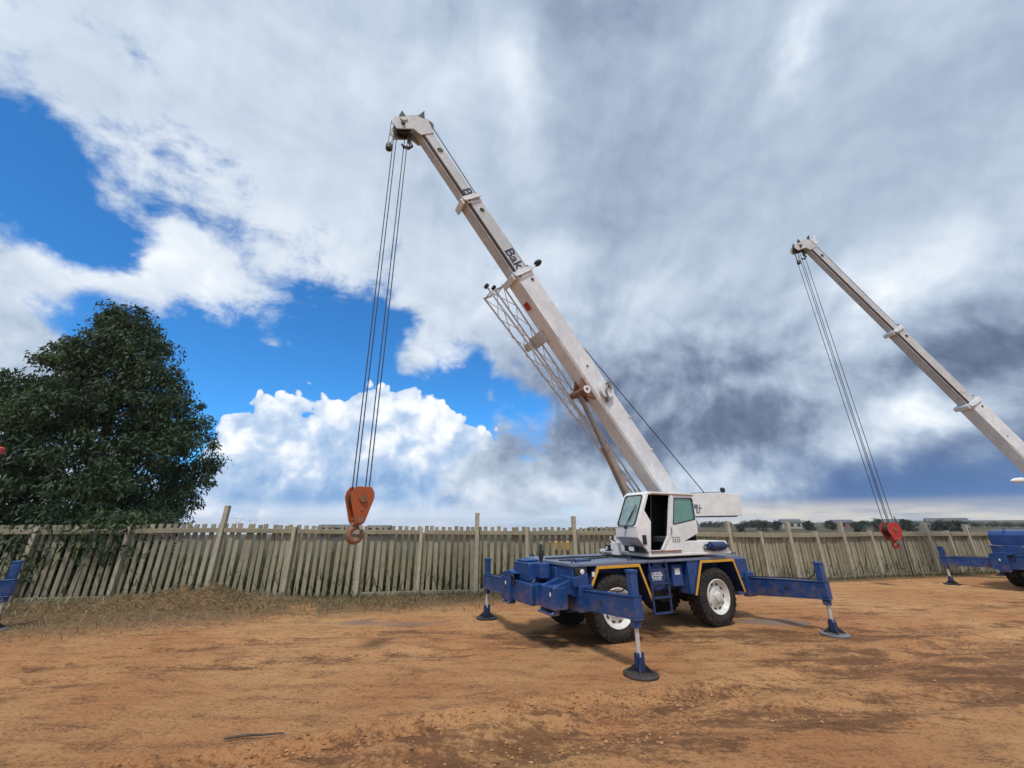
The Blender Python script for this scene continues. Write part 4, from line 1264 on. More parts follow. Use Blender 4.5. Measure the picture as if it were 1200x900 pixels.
def build_crane(name, loc, turn, label, slew=0.0, boom=None, hood=False, jib=True, rope_drop=None, hook_x=None):
    root = tag(empty(name, loc, turn), label, 'crane', 'blue and white mobile cranes in the yard')
    SW = Matrix.Rotation(slew, 4, 'Z')
    # ---------------- carrier
    b = MB()
    b.box((-2.92, -0.40, 0.72), (2.42, -0.26, 1.30))
    b.box((-2.92, 0.26, 0.72), (2.42, 0.40, 1.30))
    b.box((-2.60, -0.255, 0.80), (2.30, 0.255, 1.22))
    b.box((2.075, -0.93, 0.86), (2.40, 0.93, 1.343))                       # front body
    b.box((-0.66, -0.60, 0.80), (0.50, 0.60, 1.343))                       # belly between the wheels
    b.prism([(-0.94, 1.343), (-0.66, 0.70), (-0.58, 0.70), (-0.58, 1.343)], 1, 0.602, 0.93)
    b.prism([(-0.94, 1.343), (-0.66, 0.70), (-0.58, 0.70), (-0.58, 1.343)], 1, -0.93, -0.602)
    b.box((-2.93, -0.66, 0.86), (-2.30, 0.66, 1.30))
    b.build('carrier_frame', M_BLUE, root, bevel=0.012)
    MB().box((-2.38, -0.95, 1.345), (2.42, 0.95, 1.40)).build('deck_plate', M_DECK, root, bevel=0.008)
    b = MB()                                                                # outrigger boxes, front
    b.box((2.02, -0.90, 0.62), (2.30, 0.72, 0.858))
    b.box((2.62, -0.86, 0.66), (2.95, 0.35, 1.02))
    b.box((2.58, -0.90, 0.62), (3.00, -0.48, 1.06))
    b.prism([(-0.90, 1.06), (-0.46, 1.06), (-0.30, 1.15), (-0.62, 1.19), (-0.88, 1.13)], 0, 2.60, 2.97)
    b.box((2.50, 0.34, 0.66), (2.80, 0.90, 1.02))
    b.prism([(2.30, 0.88), (2.80, 0.90), (2.80, 1.02), (2.30, 1.16)], 1, 0.42, 0.50)
    b.prism([(2.30, 0.88), (2.80, 0.90), (2.80, 1.02), (2.30, 1.16)], 1, 0.80, 0.88)
    b.prism([(2.10, 1.02), (2.42, 1.02), (2.42, 1.18), (2.10, 1.24)], 1, 0.50, 1.0)
    b.box((2.02, 0.72, 0.61), (2.32, 1.02, 1.04))
    for y, x in ((-0.76, 2.97), (-0.52, 2.97), (0.40, 2.78), (0.84, 2.78)):   # tow lugs
        b.prism([(x - 0.12, 0.70), (x + 0.05, 0.61), (x + 0.06, 0.57), (x - 0.12, 0.57)], 1, y - 0.02, y + 0.02)
    b.box((2.72, 0.42, 0.575), (2.84, 0.82, 0.60))
    b.box((2.88, -0.74, 0.575), (3.02, -0.54, 0.60))
    b.build('front_outrigger_box', M_BLUE, root, bevel=0.010)
    b = MB()
    b.box((-3.03, -0.66, 0.50), (-2.77, 0.66, 0.92))
    b.box((-2.74, -0.68, 0.52), (-2.46, 0.64, 0.84))
    b.box((-3.05, 0.55, 0.47), (-2.75, 0.70, 1.00))
    b.prism([(-3.02, 0.95), (-2.60, 0.95), (-2.50, 1.15), (-2.95, 1.12)], 1, 0.10, 0.62)
    b.build('rear_outrigger_box', M_BLUE, root, bevel=0.010)
    b = MB()                                                                # stepped bonnet at the front
    b.box((2.424, -0.62, 1.03), (2.84, 0.06, 1.36))
    b.box((2.46, -0.56, 1.362), (2.80, -0.18, 1.40))
    b.box((2.50, 0.064, 1.10), (2.70, 0.30, 1.37))
    b.build('bonnet', M_BLUE, root, bevel=0.015)
    for k, y in enumerate((-0.22, -0.14, 0.34)):                            # hoses and fittings lying on the deck
        MB().tube([(2.30, y, 1.415), (1.95, y + 0.05, 1.418), (1.55, y - 0.04, 1.415), (1.05, y * 0.6, 1.418), (0.72, y * 0.5, 1.43)], 0.014, 6).build('hydraulic_hose', M_BLACK, root)
    for x, y in ((2.28, 0.82), (2.28, -0.82), (0.95, 0.86), (-2.25, 0.86)):
        MB().tube([(x + 0.05 * math.cos(t), y, 1.40 + 0.065 * math.sin(t)) for t in np.linspace(0, math.pi, 9)], 0.012, 6).build('lifting_eye', M_DBLUE, root)
    MB().box((1.72, 0.30, 1.402), (2.10, 0.62, 1.43)).build('access_cover', M_DBLUE, root, bevel=0.008)
    if hood:
        h = MB().prism([(0.95, 1.405), (2.36, 1.405), (2.36, 1.74), (2.22, 1.86), (0.95, 1.90)], 1, -0.90, 0.62).build('engine_hood', M_BLUE, root, bevel=0.03)
        MB().tube([(2.30, -0.5, 1.80), (2.30, -0.5, 1.92), (2.20, -0.5, 1.95), (2.08, -0.5, 1.92), (2.08, -0.5, 1.84)], 0.012, 6).build('grab_handle', M_DBLUE, h)
    b = MB()                                                                # breather stack on the bonnet
    b.tube([(2.62, 0.18, 1.37), (2.62, 0.18, 1.44)], 0.022, 10)
    b.lathe([(0.035, 1.43), (0.048, 1.47), (0.048, 1.56), (0.036, 1.60), (0.034, 1.68), (0.018, 1.72)], Matrix.Translation((2.62, 0.18, 0)), 14)
    b.build('air_stack', M_BLACK, root)
    b = MB()                                                                # hanging shackle strap
    b.tube([(2.83, 0.30, 1.10), (2.90, 0.31, 1.04), (2.91, 0.31, 0.80), (2.88, 0.31, 0.68)], 0.022, 8)
    b.box((2.84, 0.27, 0.66), (2.93, 0.35, 0.98))
    b.build('tow_shackle', M_GREASE, root, bevel=0.008)
    b = MB().tube([(2.98 + 0.02 * math.sin(t), -0.36 + 0.055 * math.cos(t), 1.03 + 0.09 * math.sin(t)) for t in np.linspace(0, 2 * math.pi, 17)], 0.014, 8, False)
    b.build('hose_loop', M_BLACK, root)
    for (x, y, z) in ((3.003, -0.66, 0.94), (2.803, 0.80, 0.90)):
        MB().lathe([(0.026, 0), (0.026, 0.008), (0.018, 0.012)], Matrix.Translation((x, y, z)) @ Matrix.Rotation(rad(90), 4, 'Y') @ Matrix.Diagonal((1.5, 0.8, 1, 1)), 16).build('reflector', M_LENS, root)
    h = MB().box((2.14, 0.932, 1.20), (2.36, 0.985, 1.33)).build('headlamp', M_BLACK, root, bevel=0.01)
    MB().lathe([(0.045, 0), (0.045, 0.012), (0.03, 0.020)], Matrix.Translation((2.22, 0.983, 1.265)) @ Matrix.Rotation(rad(-90), 4, 'X'), 16).build('lens', M_LENS, h)
    MB().box((1.93, 0.972, 1.17), (1.99, 0.978, 1.25)).build('sticker', M_LETTER, root)
    # fenders with a yellow edge
    for sx, pts in ((1, [(2.07, 0.92), (1.845, 1.342), (0.80, 1.342), (0.515, 0.62)]), (-1, [(-0.665, 0.68), (-0.955, 1.342), (-2.035, 1.342), (-2.275, 0.64)])):
        for s in (1, -1):
            b = MB()
            for (x0, z0), (x1, z1) in zip(pts[:-1], pts[1:]):
                b.bar((x0, s * 0.705, z0), (x1, s * 0.705, z1), 0.50, 0.022, (0, 0, 1) if abs(z1 - z0) < 0.1 else (1, 0, 0))
            f = b.build('fender', M_DBLUE, root, bevel=0.004)
            b = MB()
            y = s * 0.962
            q = []
            cx = sum(p[0] for p in pts) / 4
            ins = [(cx + (x - cx) * 0.945, z - 0.052 if z > 1.2 else z) for x, z in pts]
            poly = pts + ins[::-1]
            b.prism(poly, 1, y - 0.010, y + 0.012)
            b.build('edge_stripe', M_YELLOW, f, bevel=0.003)
    # axles
    b = MB()
    for sx in (1, -1):
        b.tube([(sx * WX, -0.72, RAD), (sx * WX, -0.2, RAD), (sx * WX, 0.2, RAD), (sx * WX, 0.72, RAD)], [0.12, 0.09, 0.09, 0.12], 12)
        b.sphere((sx * WX, 0, RAD), 0.23, 12, (0.9, 0.8, 1))
    b.tube([(-WX, 0, RAD + 0.02), (0, 0, 0.78), (WX, 0, RAD + 0.02)], 0.05, 8)
    b.box((-0.45, -0.35, 0.56), (0.30, 0.38, 0.798))
    b.build('axle', M_BLACK, root)
    make_wheel(root, WX, 1, rad(-4)); make_wheel(root, WX, -1, rad(-4)); make_wheel(root, -WX, 1); make_wheel(root, -WX, -1)
    # outriggers
    dark_pad = M_GREASE
    make_outrigger(root, 2.16, 1, 0.50, 2.33, 0.645, 0.745, 0.92, 1.035, 2.235, 1.40, M_GREASE, 0.075)
    make_outrigger(root, 2.80, -1, 0.40, 2.22, 0.70, 0.66, 0.99, 0.93, 2.13, 1.29, M_BLACK, 0.075, 0.24, False)
    make_outrigger(root, -2.90, 1, 0.55, 2.37, 0.51, 0.665, 0.865, 0.965, 2.28, 1.33, M_STEEL, 0.075, 0.25)
    make_outrigger(root, -2.60, -1, 0.50, 2.30, 0.54, 0.60, 0.84, 0.88, 2.22, 1.18, M_GREASE, 0.075, 0.25, False)
    # tank, battery box, ladder
    t = MB().lathe([(0.0, 0.80), (0.20, 0.80), (0.235, 0.83), (0.245, 0.86), (0.245, 0.90), (0.238, 0.90)], Matrix.Translation((0.24, 0, 1.07)) @ Matrix.Rotation(rad(-90), 4, 'X') @ Matrix.Translation((0, 0, -0.05)), 32)
    t.lathe([(0.238, 0.30), (0.238, 0.87), (0.20, 0.885), (0.0, 0.89)], Matrix.Translation((0.24, 0, 1.07)) @ Matrix.Rotation(rad(-90), 4, 'X') @ Matrix.Translation((0, 0, -0.05)), 32)
    t = t.build('fuel_tank', M_BLUE, root)
    lettering('tank_lettering', 'DIESEL\nTANK', 0.105, M_LETTER, t, basis((0.405, 0.852, 1.085), (-1, 0, 0), (0, 0, 1)), 0.004)
    bx = MB().box((-0.50, 0.58, 0.86), (-0.20, 0.84, 1.24)).box((-0.52, 0.57, 1.242), (-0.18, 0.86, 1.27)).build('battery_box', M_BLUE, root, bevel=0.012)
    MB().box((-0.42, 0.842, 1.08), (-0.27, 0.846, 1.20)).build('label_plate', M_LETTER, bx)
    l = MB()
    for x0, x1 in ((0.56, 0.56), (0.10, 0.10)):
        l.bar((x0, 0.99, 0.42), (x1, 0.985, 1.30), 0.025, 0.05, (1, 0, 0))
        l.tube([(x0, 0.985, 1.28), (x0, 0.97, 1.36), (x0 + 0.02, 0.92, 1.38)], 0.014, 8)
    l = l.build('ladder', M_DBLUE, root, bevel=0.004)
    for z in (0.44, 0.715, 0.965, 1.215):
        MB().box((0.115, 0.955, z - 0.018), (0.545, 1.02, z + 0.018)).build('rung', M_DBLUE, l, bevel=0.004)
    # ---------------- upper works, turned by the slew
    MB().lathe([(0.74, 1.402), (0.74, 1.43), (0.68, 1.432), (0.68, 1.452)], Matrix(), 40).build('slewing_ring', M_BLACK, root, SW)
    b = MB()
    b.prism([(0.52, 0.98), (-1.98, 0.98), (-1.98, -0.80), (0.40, -0.80), (0.44, 0.24), (0.52, 0.28)], 2, 1.455, 1.52)
    b.prism([(-0.475, 1.522), (-1.96, 1.522), (-1.90, 1.73), (-1.02, 1.745), (-0.60, 1.745)], 1, 0.32, 0.965)
    for y in (-0.33, 0.29):
        b.prism([(0.42, 1.522), (0.40, 1.66), (-0.2, 1.95), (-1.45, 2.28), (-1.68, 2.28), (-1.68, 1.95), (-1.40, 1.522)], 1, y, y + 0.04)
    b.build('upper_frame', M_WHITE, root, SW, bevel=0.012)
    m = MB().tube([(-1.20, 1.01, 1.63), (-1.28, 1.01, 1.63), (-1.28, 1.01, 1.63), (-1.72, 1.01, 1.63), (-1.74, 1.01, 1.63), (-1.90, 1.01, 1.63)], [0.05, 0.05, 0.088, 0.088, 0.045, 0.035], 18)
    m.box((-1.62, 0.96, 1.53), (-1.35, 1.06, 1.56))
    m.build('slew_motor', M_DBLUE, root, SW)
    MB().tube([(-1.20, 1.0, 1.66), (-1.12, 1.02, 1.66), (-1.08, 1.0, 1.60), (-1.14, 0.99, 1.56), (-1.24, 1.0, 1.56)], 0.014, 8).build('hydraulic_hose', M_BLACK, root, SW)
    # counterweight box
    b = MB().prism([(-1.05, 2.262), (-3.26, 2.30), (-3.34, 2.86), (-2.45, 2.86), (-1.05, 2.77)], 1, -0.55, 0.55)
    cw = b.build('counterweight', M_WHITE, root, SW, bevel=0.012)
    MB().prism([(-1.05, 2.235), (-3.05, 2.268), (-3.10, 2.296), (-1.05, 2.258)], 1, -0.53, 0.53).build('bottom_edge', M_BLACK, cw, SW)
    MB().prism([(-1.3, 2.793), (-2.6, 2.87), (-2.6, 2.885), (-1.3, 2.805)], 1, 0.42, 0.54).build('top_strip', M_BLACK, cw, SW)
    for k, (body, zz, xx) in enumerate((('BK.L.', 2.455, -1.50), ('S.1', 2.345, -1.56))):
        o = lettering('box_lettering', body, 0.13, M_INK, cw, SW @ basis((xx, 0.553, zz), (-1, 0, 0), (0, 0, 1)), 0.004)
    MB().tube([(-3.0, 0.3, 2.86), (-3.0, 0.3, 2.92)], 0.05, 10).lathe([(0.045, 2.915), (0.062, 2.93), (0.062, 2.99), (0.035, 3.02)], Matrix.Translation((-3.0, 0.3, 0)), 14).build('roof_beacon', M_BLACK, root, SW)
    # ---------------- cab
    cab = empty('cab', (0, 0, 0), 0, root)
    side_poly = [(0.50, 1.522), (0.77, 1.83), (0.77, 2.035), (0.435, 2.71), (0.35, 2.765), (-0.96, 2.765), (-1.0, 2.72), (-1.0, 1.90), (-0.58, 1.755), (-0.465, 1.522)]
    opening = [(0.285, 2.705), (0.46, 1.58), (0.17, 1.58), (-0.06, 1.86), (-0.265, 2.705)]
    win = [(-0.385, 2.655), (-0.93, 2.66), (-0.965, 2.63), (-0.97, 2.22), (-0.94, 2.19), (-0.275, 2.085), (-0.26, 2.11)]
    shell = MB()
    shell.prism(side_poly, 1, 0.945, 0.975, [opening, win])
    far_win = [(0.36, 2.62), (0.60, 2.12), (0.02, 2.10), (0.02, 2.62)]
    shell.prism(side_poly, 1, 0.30, 0.33, [far_win])
    # roof, rear, lower front
    shell.prism([(0.43, 2.712), (0.35, 2.768), (-0.96, 2.768), (-1.0, 2.722), (-0.98, 2.71), (-0.95, 2.738), (0.34, 2.738), (0.41, 2.698)], 1, 0.332, 0.943)
    shell.prism([(-1.0, 2.70), (-1.0, 1.90), (-0.97, 1.90), (-0.97, 2.70)], 1, 0.332, 0.943)
    shell.prism([(-1.0, 1.898), (-0.58, 1.752), (-0.46, 1.522), (-0.44, 1.54), (-0.56, 1.775), (-0.97, 1.92)], 1, 0.332, 0.943)
    shell.prism([(0.772, 1.832), (0.772, 2.035), (0.742, 2.03), (0.742, 1.832)], 1, 0.332, 0.943)
    # windscreen surround, in its sloping plane
    shell.build('cab_shell', M_WHITE, cab, SW, bevel=0.008)
    MB().prism([(0.50, 1.524), (0.772, 1.828), (0.742, 1.828), (0.474, 1.524)], 1, 0.332, 0.943).build('lower_front_panel', M_GREY, cab, SW)
    up = Vector((0.435 - 0.77, 0, 2.705 - 2.035))
    W = basis((0.772, 0.332, 2.035), (0, 1, 0), up)
    hgt = up.length
    outer = [(0.0, 0.0), (0.611, 0.0), (0.611, hgt), (0.0, hgt)]
    def rr(m, r=0.05):
        x0, y0, x1, y1 = m, m * 0.5, 0.611 - m, hgt - m * 0.5
        return [(x0 + r, y0), (x1 - r, y0), (x1, y0 + r), (x1, y1 - r), (x1 - r, y1), (x0 + r, y1), (x0, y1 - r), (x0, y0 + r)]
    fr = MB().prism(outer, 2, -0.02, 0.008, [rr(0.030)])
    fr.v = [tuple(W @ Vector(p)) for p in fr.v]
    fr.build('windscreen_frame', M_WHITE, cab, SW)
    ga = MB().prism(rr(0.024), 2, 0.009, 0.020, [rr(0.055)])
    ga.v = [tuple(W @ Vector(p)) for p in ga.v]
    ga.build('windscreen_seal', M_BLACK, cab, SW)
    gl = MB().prism(rr(0.050), 2, 0.002, 0.007)
    gl.v = [tuple(W @ Vector(p)) for p in gl.v]
    gl.build('windscreen', M_GLASS, cab, SW)
    wp = MB().tube([(0.33, 0.0, 0.03), (0.36, 0.16, 0.034), (0.42, 0.34, 0.034)], 0.008, 6).bar((0.38, 0.12, 0.03), (0.47, 0.50, 0.03), 0.012, 0.012, (0, 0, 1))
    wp.box((0.30, -0.05, 0.01), (0.36, 0.0, 0.05))
    wp.v = [tuple(W @ Vector(p)) for p in wp.v]
    wp.build('wiper', M_BLACK, cab, SW)
    MB().prism(win, 1, 0.955, 0.960).build('door_window', M_GLASSG, cab, SW)
    wi = [(x + (-0.62 - x) * 0.055, z + (2.4 - z) * 0.055) for x, z in win]
    wo_ = [(x + (-0.62 - x) * -0.012, z + (2.4 - z) * -0.012) for x, z in win]
    MB().prism(wo_, 1, 0.976, 0.984, [wi]).build('window_seal', M_BLACK, cab, SW)
    MB().prism([(0.36, 2.62), (0.60, 2.12), (0.02, 2.10), (0.02, 2.62)], 1, 0.312, 0.318).build('side_window', M_GLASS, cab, SW)
    # sliding door leaf edge, handle, runner
    b = MB()
    b.bar((-0.30, 0.990, 2.70), (-0.085, 0.990, 1.86), 0.018, 0.05, (1, 0, 0))
    b.bar((-0.085, 0.990, 1.86), (0.16, 0.990, 1.59), 0.018, 0.04, (1, 0, 0))
    b.build('door_edge', M_WHITE, cab, SW)
    MB().box((-1.0, 0.976, 2.715), (0.28, 0.996, 2.730)).build('door_runner', M_RUST, cab, SW)
    MB().box((-0.40, 0.976, 1.545), (0.47, 1.000, 1.572)).build('door_runner', M_RUST, cab, SW)
    MB().tube([(-0.17, 0.98, 2.02), (-0.17, 1.01, 2.02), (-0.15, 1.01, 1.90), (-0.15, 0.98, 1.90)], 0.010, 6).build('door_handle', M_STEEL, cab, SW)
    for k, zz in enumerate((1.80, 1.755, 1.715)):
        lettering('door_lettering', ('- - - -', 'CRANE', 'HIRE')[0], 0.10, M_INK, cab, SW @ basis((-0.19, 0.978, zz), (-1, 0, 0), (0, 0, 1)), 0.005)
    b = MB().box((0.56, 0.974, 1.70), (0.66, 0.99, 1.88)).build('grab_recess', M_BLACK, cab, SW)
    h = MB().box((0.60, 0.60, 1.545), (0.72, 0.78, 1.665)).tube([(0.60, 0.70, 1.60), (0.54, 0.70, 1.60)], 0.02, 8).build('work_lamp', M_BLACK, cab, SW, bevel=0.01)
    MB().box((0.721, 0.62, 1.565), (0.727, 0.76, 1.645)).build('lens', M_LENS, h, SW)
    # dark inside
    b = MB()
    b.box((-0.96, 0.334, 1.53), (0.0, 0.345, 2.73))
    b.box((-0.965, 0.346, 1.53), (-0.95, 0.94, 2.73))
    b.box((-0.44, 0.346, 1.525), (0.46, 0.94, 1.54))
    b.box((0.40, 0.36, 1.545), (0.62, 0.90, 1.86))
    b.box((0.45, 0.50, 1.862), (0.60, 0.70, 1.95))
    b.box((-0.95, 0.346, 2.715), (0.30, 0.94, 2.735))
    b.build('interior_lining', M_TRIM, cab, SW)
    b = MB()
    b.box((-0.62, 0.44, 1.70), (-0.12, 0.86, 1.84))
    b.prism([(-0.62, 1.80), (-0.48, 1.80), (-0.58, 2.42), (-0.70, 2.42)], 1, 0.46, 0.84)
    b.box((-0.56, 0.52, 1.545), (-0.22, 0.78, 1.70))
    b.box((-0.69, 0.54, 2.43), (-0.60, 0.76, 2.58))
    b.build('seat', M_SEAT, cab, SW, bevel=0.03)
    b = MB()
    for y in (0.48, 0.60):
        b.tube([(0.10, y, 1.54), (0.14, y, 1.95), (0.10, y, 2.02)], 0.012, 6)
        b.sphere((0.10, y, 2.04), 0.03, 8)
    b.build('control_lever', M_BLACK, cab, SW)
    # bracket with lamp and mirror beside the cab, over the slewing ring
    b = MB()
    b.box((0.60, 0.02, 1.456), (0.72, 0.24, 1.70))
    b.tube([(0.66, 0.05, 1.70), (0.70, -0.02, 1.77), (0.72, 0.05, 1.82)], 0.016, 6)
    b.tube([(0.70, 0.16, 1.70), (0.72, 0.20, 1.78)], 0.018, 6)
    b.box((0.66, 0.16, 1.76), (0.72, 0.25, 1.85))
    b.box((0.722, 0.03, 1.57), (0.78, 0.08, 1.62))
    b.build('front_bracket', M_WHITE, root, SW, bevel=0.008)
    h = MB().box((0.782, 0.0, 1.53), (0.86, 0.11, 1.66)).build('side_lamp', M_BLACK, root, SW, bevel=0.008)
    MB().box((0.861, 0.03, 1.56), (0.866, 0.08, 1.63)).build('lens', M_LENS, h, SW)
    # ---------------- boom
    if boom is None:
        return root
    ang = boom['angle']
    P0 = Vector((-1.77, 0, 2.05))
    d = Vector((math.cos(ang), 0, math.sin(ang)))
    n = Vector((-math.sin(ang), 0, math.cos(ang)))
    BM = SW @ Matrix((d, Vector((0, 1, 0)), n)).transposed().to_4x4()     # boom space: s along, y across, n up
    BM.translation = SW @ P0
    secs = boom['secs']                                                   # (start, end, width, height)
    names = ['boom_base_section', 'boom_middle_section', 'boom_tip_section']
    parts = []
    for k, (s0, s1, w, h) in enumerate(secs):
        c = 0.05 if k else 0.04
        ring = [(-w / 2 + c, -h / 2), (w / 2 - c, -h / 2), (w / 2, -h / 2 + c * 1.3), (w / 2, h / 2), (-w / 2, h / 2), (-w / 2, -h / 2 + c * 1.3)]
        b = MB()
        if k == 0:
            V = []
            for s, hh in ((s0 - 0.12, 0.36), (s0 + 0.9, 0.50), (s0 + 2.2, h * 0.95), (s1, h)):
                V += [(s, y, z * hh / h) for y, z in ring]
            F = [tuple(range(5, -1, -1)), tuple(range(18, 24))]
            for q in range(3):
                F += [(q * 6 + i, q * 6 + (i + 1) % 6, q * 6 + 6 + (i + 1) % 6, q * 6 + 6 + i) for i in range(6)]
            b.add(V, F)
            b.box((3.55, -w / 2 - 0.014, -h / 2 + 0.10), (5.0, -w / 2 - 0.002, h / 2 - 0.12))
            b.box((s1 - 1.9, w / 2 + 0.002, -h / 2 + 0.01), (s1 - 0.1, w / 2 + 0.010, -h / 2 + 0.09))
            for s in (2.1, 3.1):
                b.box((s, w / 2 + 0.001, h / 2 - 0.05), (s + 0.05, w / 2 + 0.03, h / 2 - 0.01))
        else:
            b.prism(ring, 0, s0, s1)
        p = b.build(names[k], (M_BOOM, M_BOOMTIP, M_BOOMTIP)[k], root, BM, bevel=0.008)
        parts.append(p)
        if k:                                                             # dark strip along each lower edge
            for s in (1, -1):
                MB().prism([(s * (w / 2 - c - 0.01), -h / 2 - 0.004), (s * (w / 2 + 0.004), -h / 2 + c * 1.3 - 0.005), (s * (w / 2 + 0.004), -h / 2 + c * 1.3 + 0.035), (s * (w / 2 - 0.01), -h / 2 + c * 1.3 + 0.035), (s * (w / 2 - c - 0.01), -h / 2 + 0.03)], 0, s0, s1 - 0.02).build('lower_edge_strip', M_GREASE, p, BM)
        if k < len(secs) - 1:                                             # collar at the mouth of the section
            b = MB()
            wo2, ho2 = w / 2 + 0.045, h / 2 + 0.045
            wi2, hi2 = secs[k + 1][2] / 2 + 0.012, secs[k + 1][3] / 2 + 0.012
            b.prism([(-wo2, -ho2), (wo2, -ho2), (wo2, ho2), (-wo2, ho2)], 0, s1 - 0.05, s1 + 0.05, [[(-wi2, -hi2), (wi2, -hi2), (wi2, hi2), (-wi2, hi2)]])
            b.prism([(wo2, -ho2 + 0.02), (wo2 + 0.03, -ho2 + 0.06), (wo2 + 0.03, ho2 - 0.06), (wo2, ho2 - 0.02)], 0, s1 - 0.09, s1 - 0.052)
            b.box((s1 - 0.16, w / 2 + 0.002, -h / 2 + 0.02), (s1 - 0.052, w / 2 + 0.05, -h / 2 + 0.14))
            b.box((s1 - 0.10, -0.12, h / 2 + 0.046), (s1 + 0.06, 0.12, h / 2 + 0.11))
            b.box((s1 - 0.12, -w / 2 - 0.03, -h / 2 - 0.11), (s1 + 0.03, w / 2 + 0.01, -h / 2 - 0.047))
            b.build('collar', M_BOOM, p, BM, bevel=0.008)
            MB().box((s1 - 0.135, w / 2 + 0.052, -h / 2 + 0.04), (s1 - 0.075, w / 2 + 0.058, -h / 2 + 0.12)).build('wear_pad', M_GREASE, p, BM)
            b = MB()
            for q in (0.28, 0.16):
                b.tube([(s1 + q - 0.16, y, h / 2 + 0.10) for y in (-0.10, 0.10)], 0.035, 10)
            b.build('rope_roller', M_STEEL, p, BM)
        yy = w / 2 + 0.001
        spots = {0: [(s1 - 0.30, 0.12, 0.05), (s1 - 2.9, 0.03, 0.035), (3.85, -0.08, 0.03)], 1: [(s1 - 0.42, 0.06, 0.075)], 2: [(s1 - 0.75, 0.05, 0.085)]}[min(k, 2)]
        for (s, z, r_) in spots:
            MB().disc_y((s, yy, z), r_, 0.006, 20).build('access_hole', M_GREASE, p, BM)
            MB().lathe([(r_, 0), (r_ + 0.018, 0), (r_ + 0.018, 0.008), (r_, 0.008), (r_, 0)], Matrix.Translation((s, yy - 0.001, z)) @ Matrix.Rotation(rad(-90), 4, 'X'), 20, False).build('hole_ring', M_BOOM, p, BM)
    # lettering on the telescoping sections, reading down the boom
    if boom.get('text'):
        for k, s_start, size in ((1, secs[0][1] + 0.70, 0.40), (2, secs[1][1] + 0.30, 0.38)):
            w = secs[k][2]
            lettering('boom_lettering', 'Bak', size, M_INK, parts[k], BM @ basis((s_start, w / 2 + 0.003, -0.08), (-1, 0, 0), (0, 0, 1)), 0.007)
    # lift cylinder
    sp_ = boom['pin']
    h0 = secs[0][3]
    pin = BM @ Vector((sp_, 0, -h0 / 2 - 0.20))
    foot = SW @ Vector((-0.48, 0, 1.62))
    b = MB()
    b.disc_y((sp_, 0, -h0 / 2 - 0.19), 0.085, 0.62, 20)
    for y in (-0.16, 0.11):
        b.prism([(sp_ - 0.35, -h0 / 2 + 0.0), (sp_ + 0.28, -h0 / 2 + 0.0), (sp_ + 0.08, -h0 / 2 - 0.24), (sp_ - 0.08, -h0 / 2 - 0.24)], 1, y, y + 0.05)
    b.build('cylinder_pin_boss', M_RUST, root, BM, bevel=0.006)
    MB().lathe([(0.045, 0.306), (0.098, 0.306), (0.098, 0.325), (0.045, 0.325), (0.045, 0.306)], Matrix.Translation((sp_, 0, -h0 / 2 - 0.19)) @ Matrix.Rotation(rad(-90), 4, 'X'), 20, False).build('pin_ring', M_BOOM, root, BM)
    joint = pin.lerp(foot, 0.36)
    cyl = MB().tube([tuple(foot), tuple(joint.lerp(foot, 0.05)), tuple(joint.lerp(foot, 0.05)), tuple(joint)], [0.092, 0.092, 0.104, 0.104], 20).build('lift_cylinder', painted('rusty_cylinder_paint', (0.30, 0.20, 0.145), 0.45, rust=0.25, dirt=0.55, dirtcol=(0.38, 0.29, 0.22), scale=2) if 'rusty_cylinder_paint' not in bpy.data.materials else bpy.data.materials['rusty_cylinder_paint'], root)
    MB().tube([tuple(joint), tuple(pin)], 0.060, 18).build('lift_rod', M_STEEL, cyl)
    off = Vector((0.10, 0.10, 0))
    MB().tube([tuple(joint + off), tuple(joint.lerp(foot, 0.5) + off), tuple(foot + off)], 0.02, 8).build('hydraulic_pipe', M_STEEL, cyl)
    # hose reel on the near side of the base section
    w0 = secs[0][2]
    b = MB()
    sr = boom['pin'] - 0.32
    b.lathe([(0.05, 0.0), (0.20, 0.0), (0.20, 0.02), (0.12, 0.02), (0.12, 0.07), (0.20, 0.07), (0.20, 0.09), (0.05, 0.09)], Matrix.Translation((sr, w0 / 2 + 0.012, 0.05)) @ Matrix.Rotation(rad(-90), 4, 'X'), 22)
    rl = b.build('hose_reel', M_BOOM, root, BM)
    b = MB()
    b.tube([(sr - 0.05, w0 / 2 + 0.10, 0.20), (sr + 0.1, w0 / 2 + 0.14, 0.12), (sr + 0.02, w0 / 2 + 0.13, -0.02), (sr - 0.16, w0 / 2 + 0.12, -0.08)], 0.022, 8)
    b.box((sr + 0.02, w0 / 2 + 0.10, 0.12), (sr + 0.16, w0 / 2 + 0.17, 0.22))
    b.box((sr - 0.26, w0 / 2 + 0.012, -0.12), (sr - 0.18, w0 / 2 + 0.08, -0.02))
    b.build('hose_fitting', M_STEEL, rl, BM)
    # boom head
    s_t, w3, h3 = secs[-1][1], secs[-1][2], secs[-1][3]
    b = MB()
    for y in (-w3 / 2 - 0.02, w3 / 2 - 0.01):
        b.prism([(s_t - 0.25, -h3 / 2 - 0.02), (s_t - 0.05, -h3 / 2 - 0.12), (s_t + 0.02, -h3 / 2 - 0.55), (s_t + 0.22, -h3 / 2 - 0.58), (s_t + 0.36, -h3 / 2 - 0.42), (s_t + 0.34, h3 / 2 - 0.06), (s_t + 0.16, h3 / 2 + 0.10), (s_t - 0.25, h3 / 2 + 0.02)], 1, y, y + 0.03)
    b.box((s_t - 0.02, -w3 / 2 + 0.012, -h3 / 2 + 0.02), (s_t + 0.26, w3 / 2 - 0.012, h3 / 2 + 0.02))
    b.box((s_t + 0.20, -w3 / 2 - 0.05, -h3 / 2 - 0.30), (s_t + 0.30, w3 / 2 + 0.05, -h3 / 2 - 0.12))
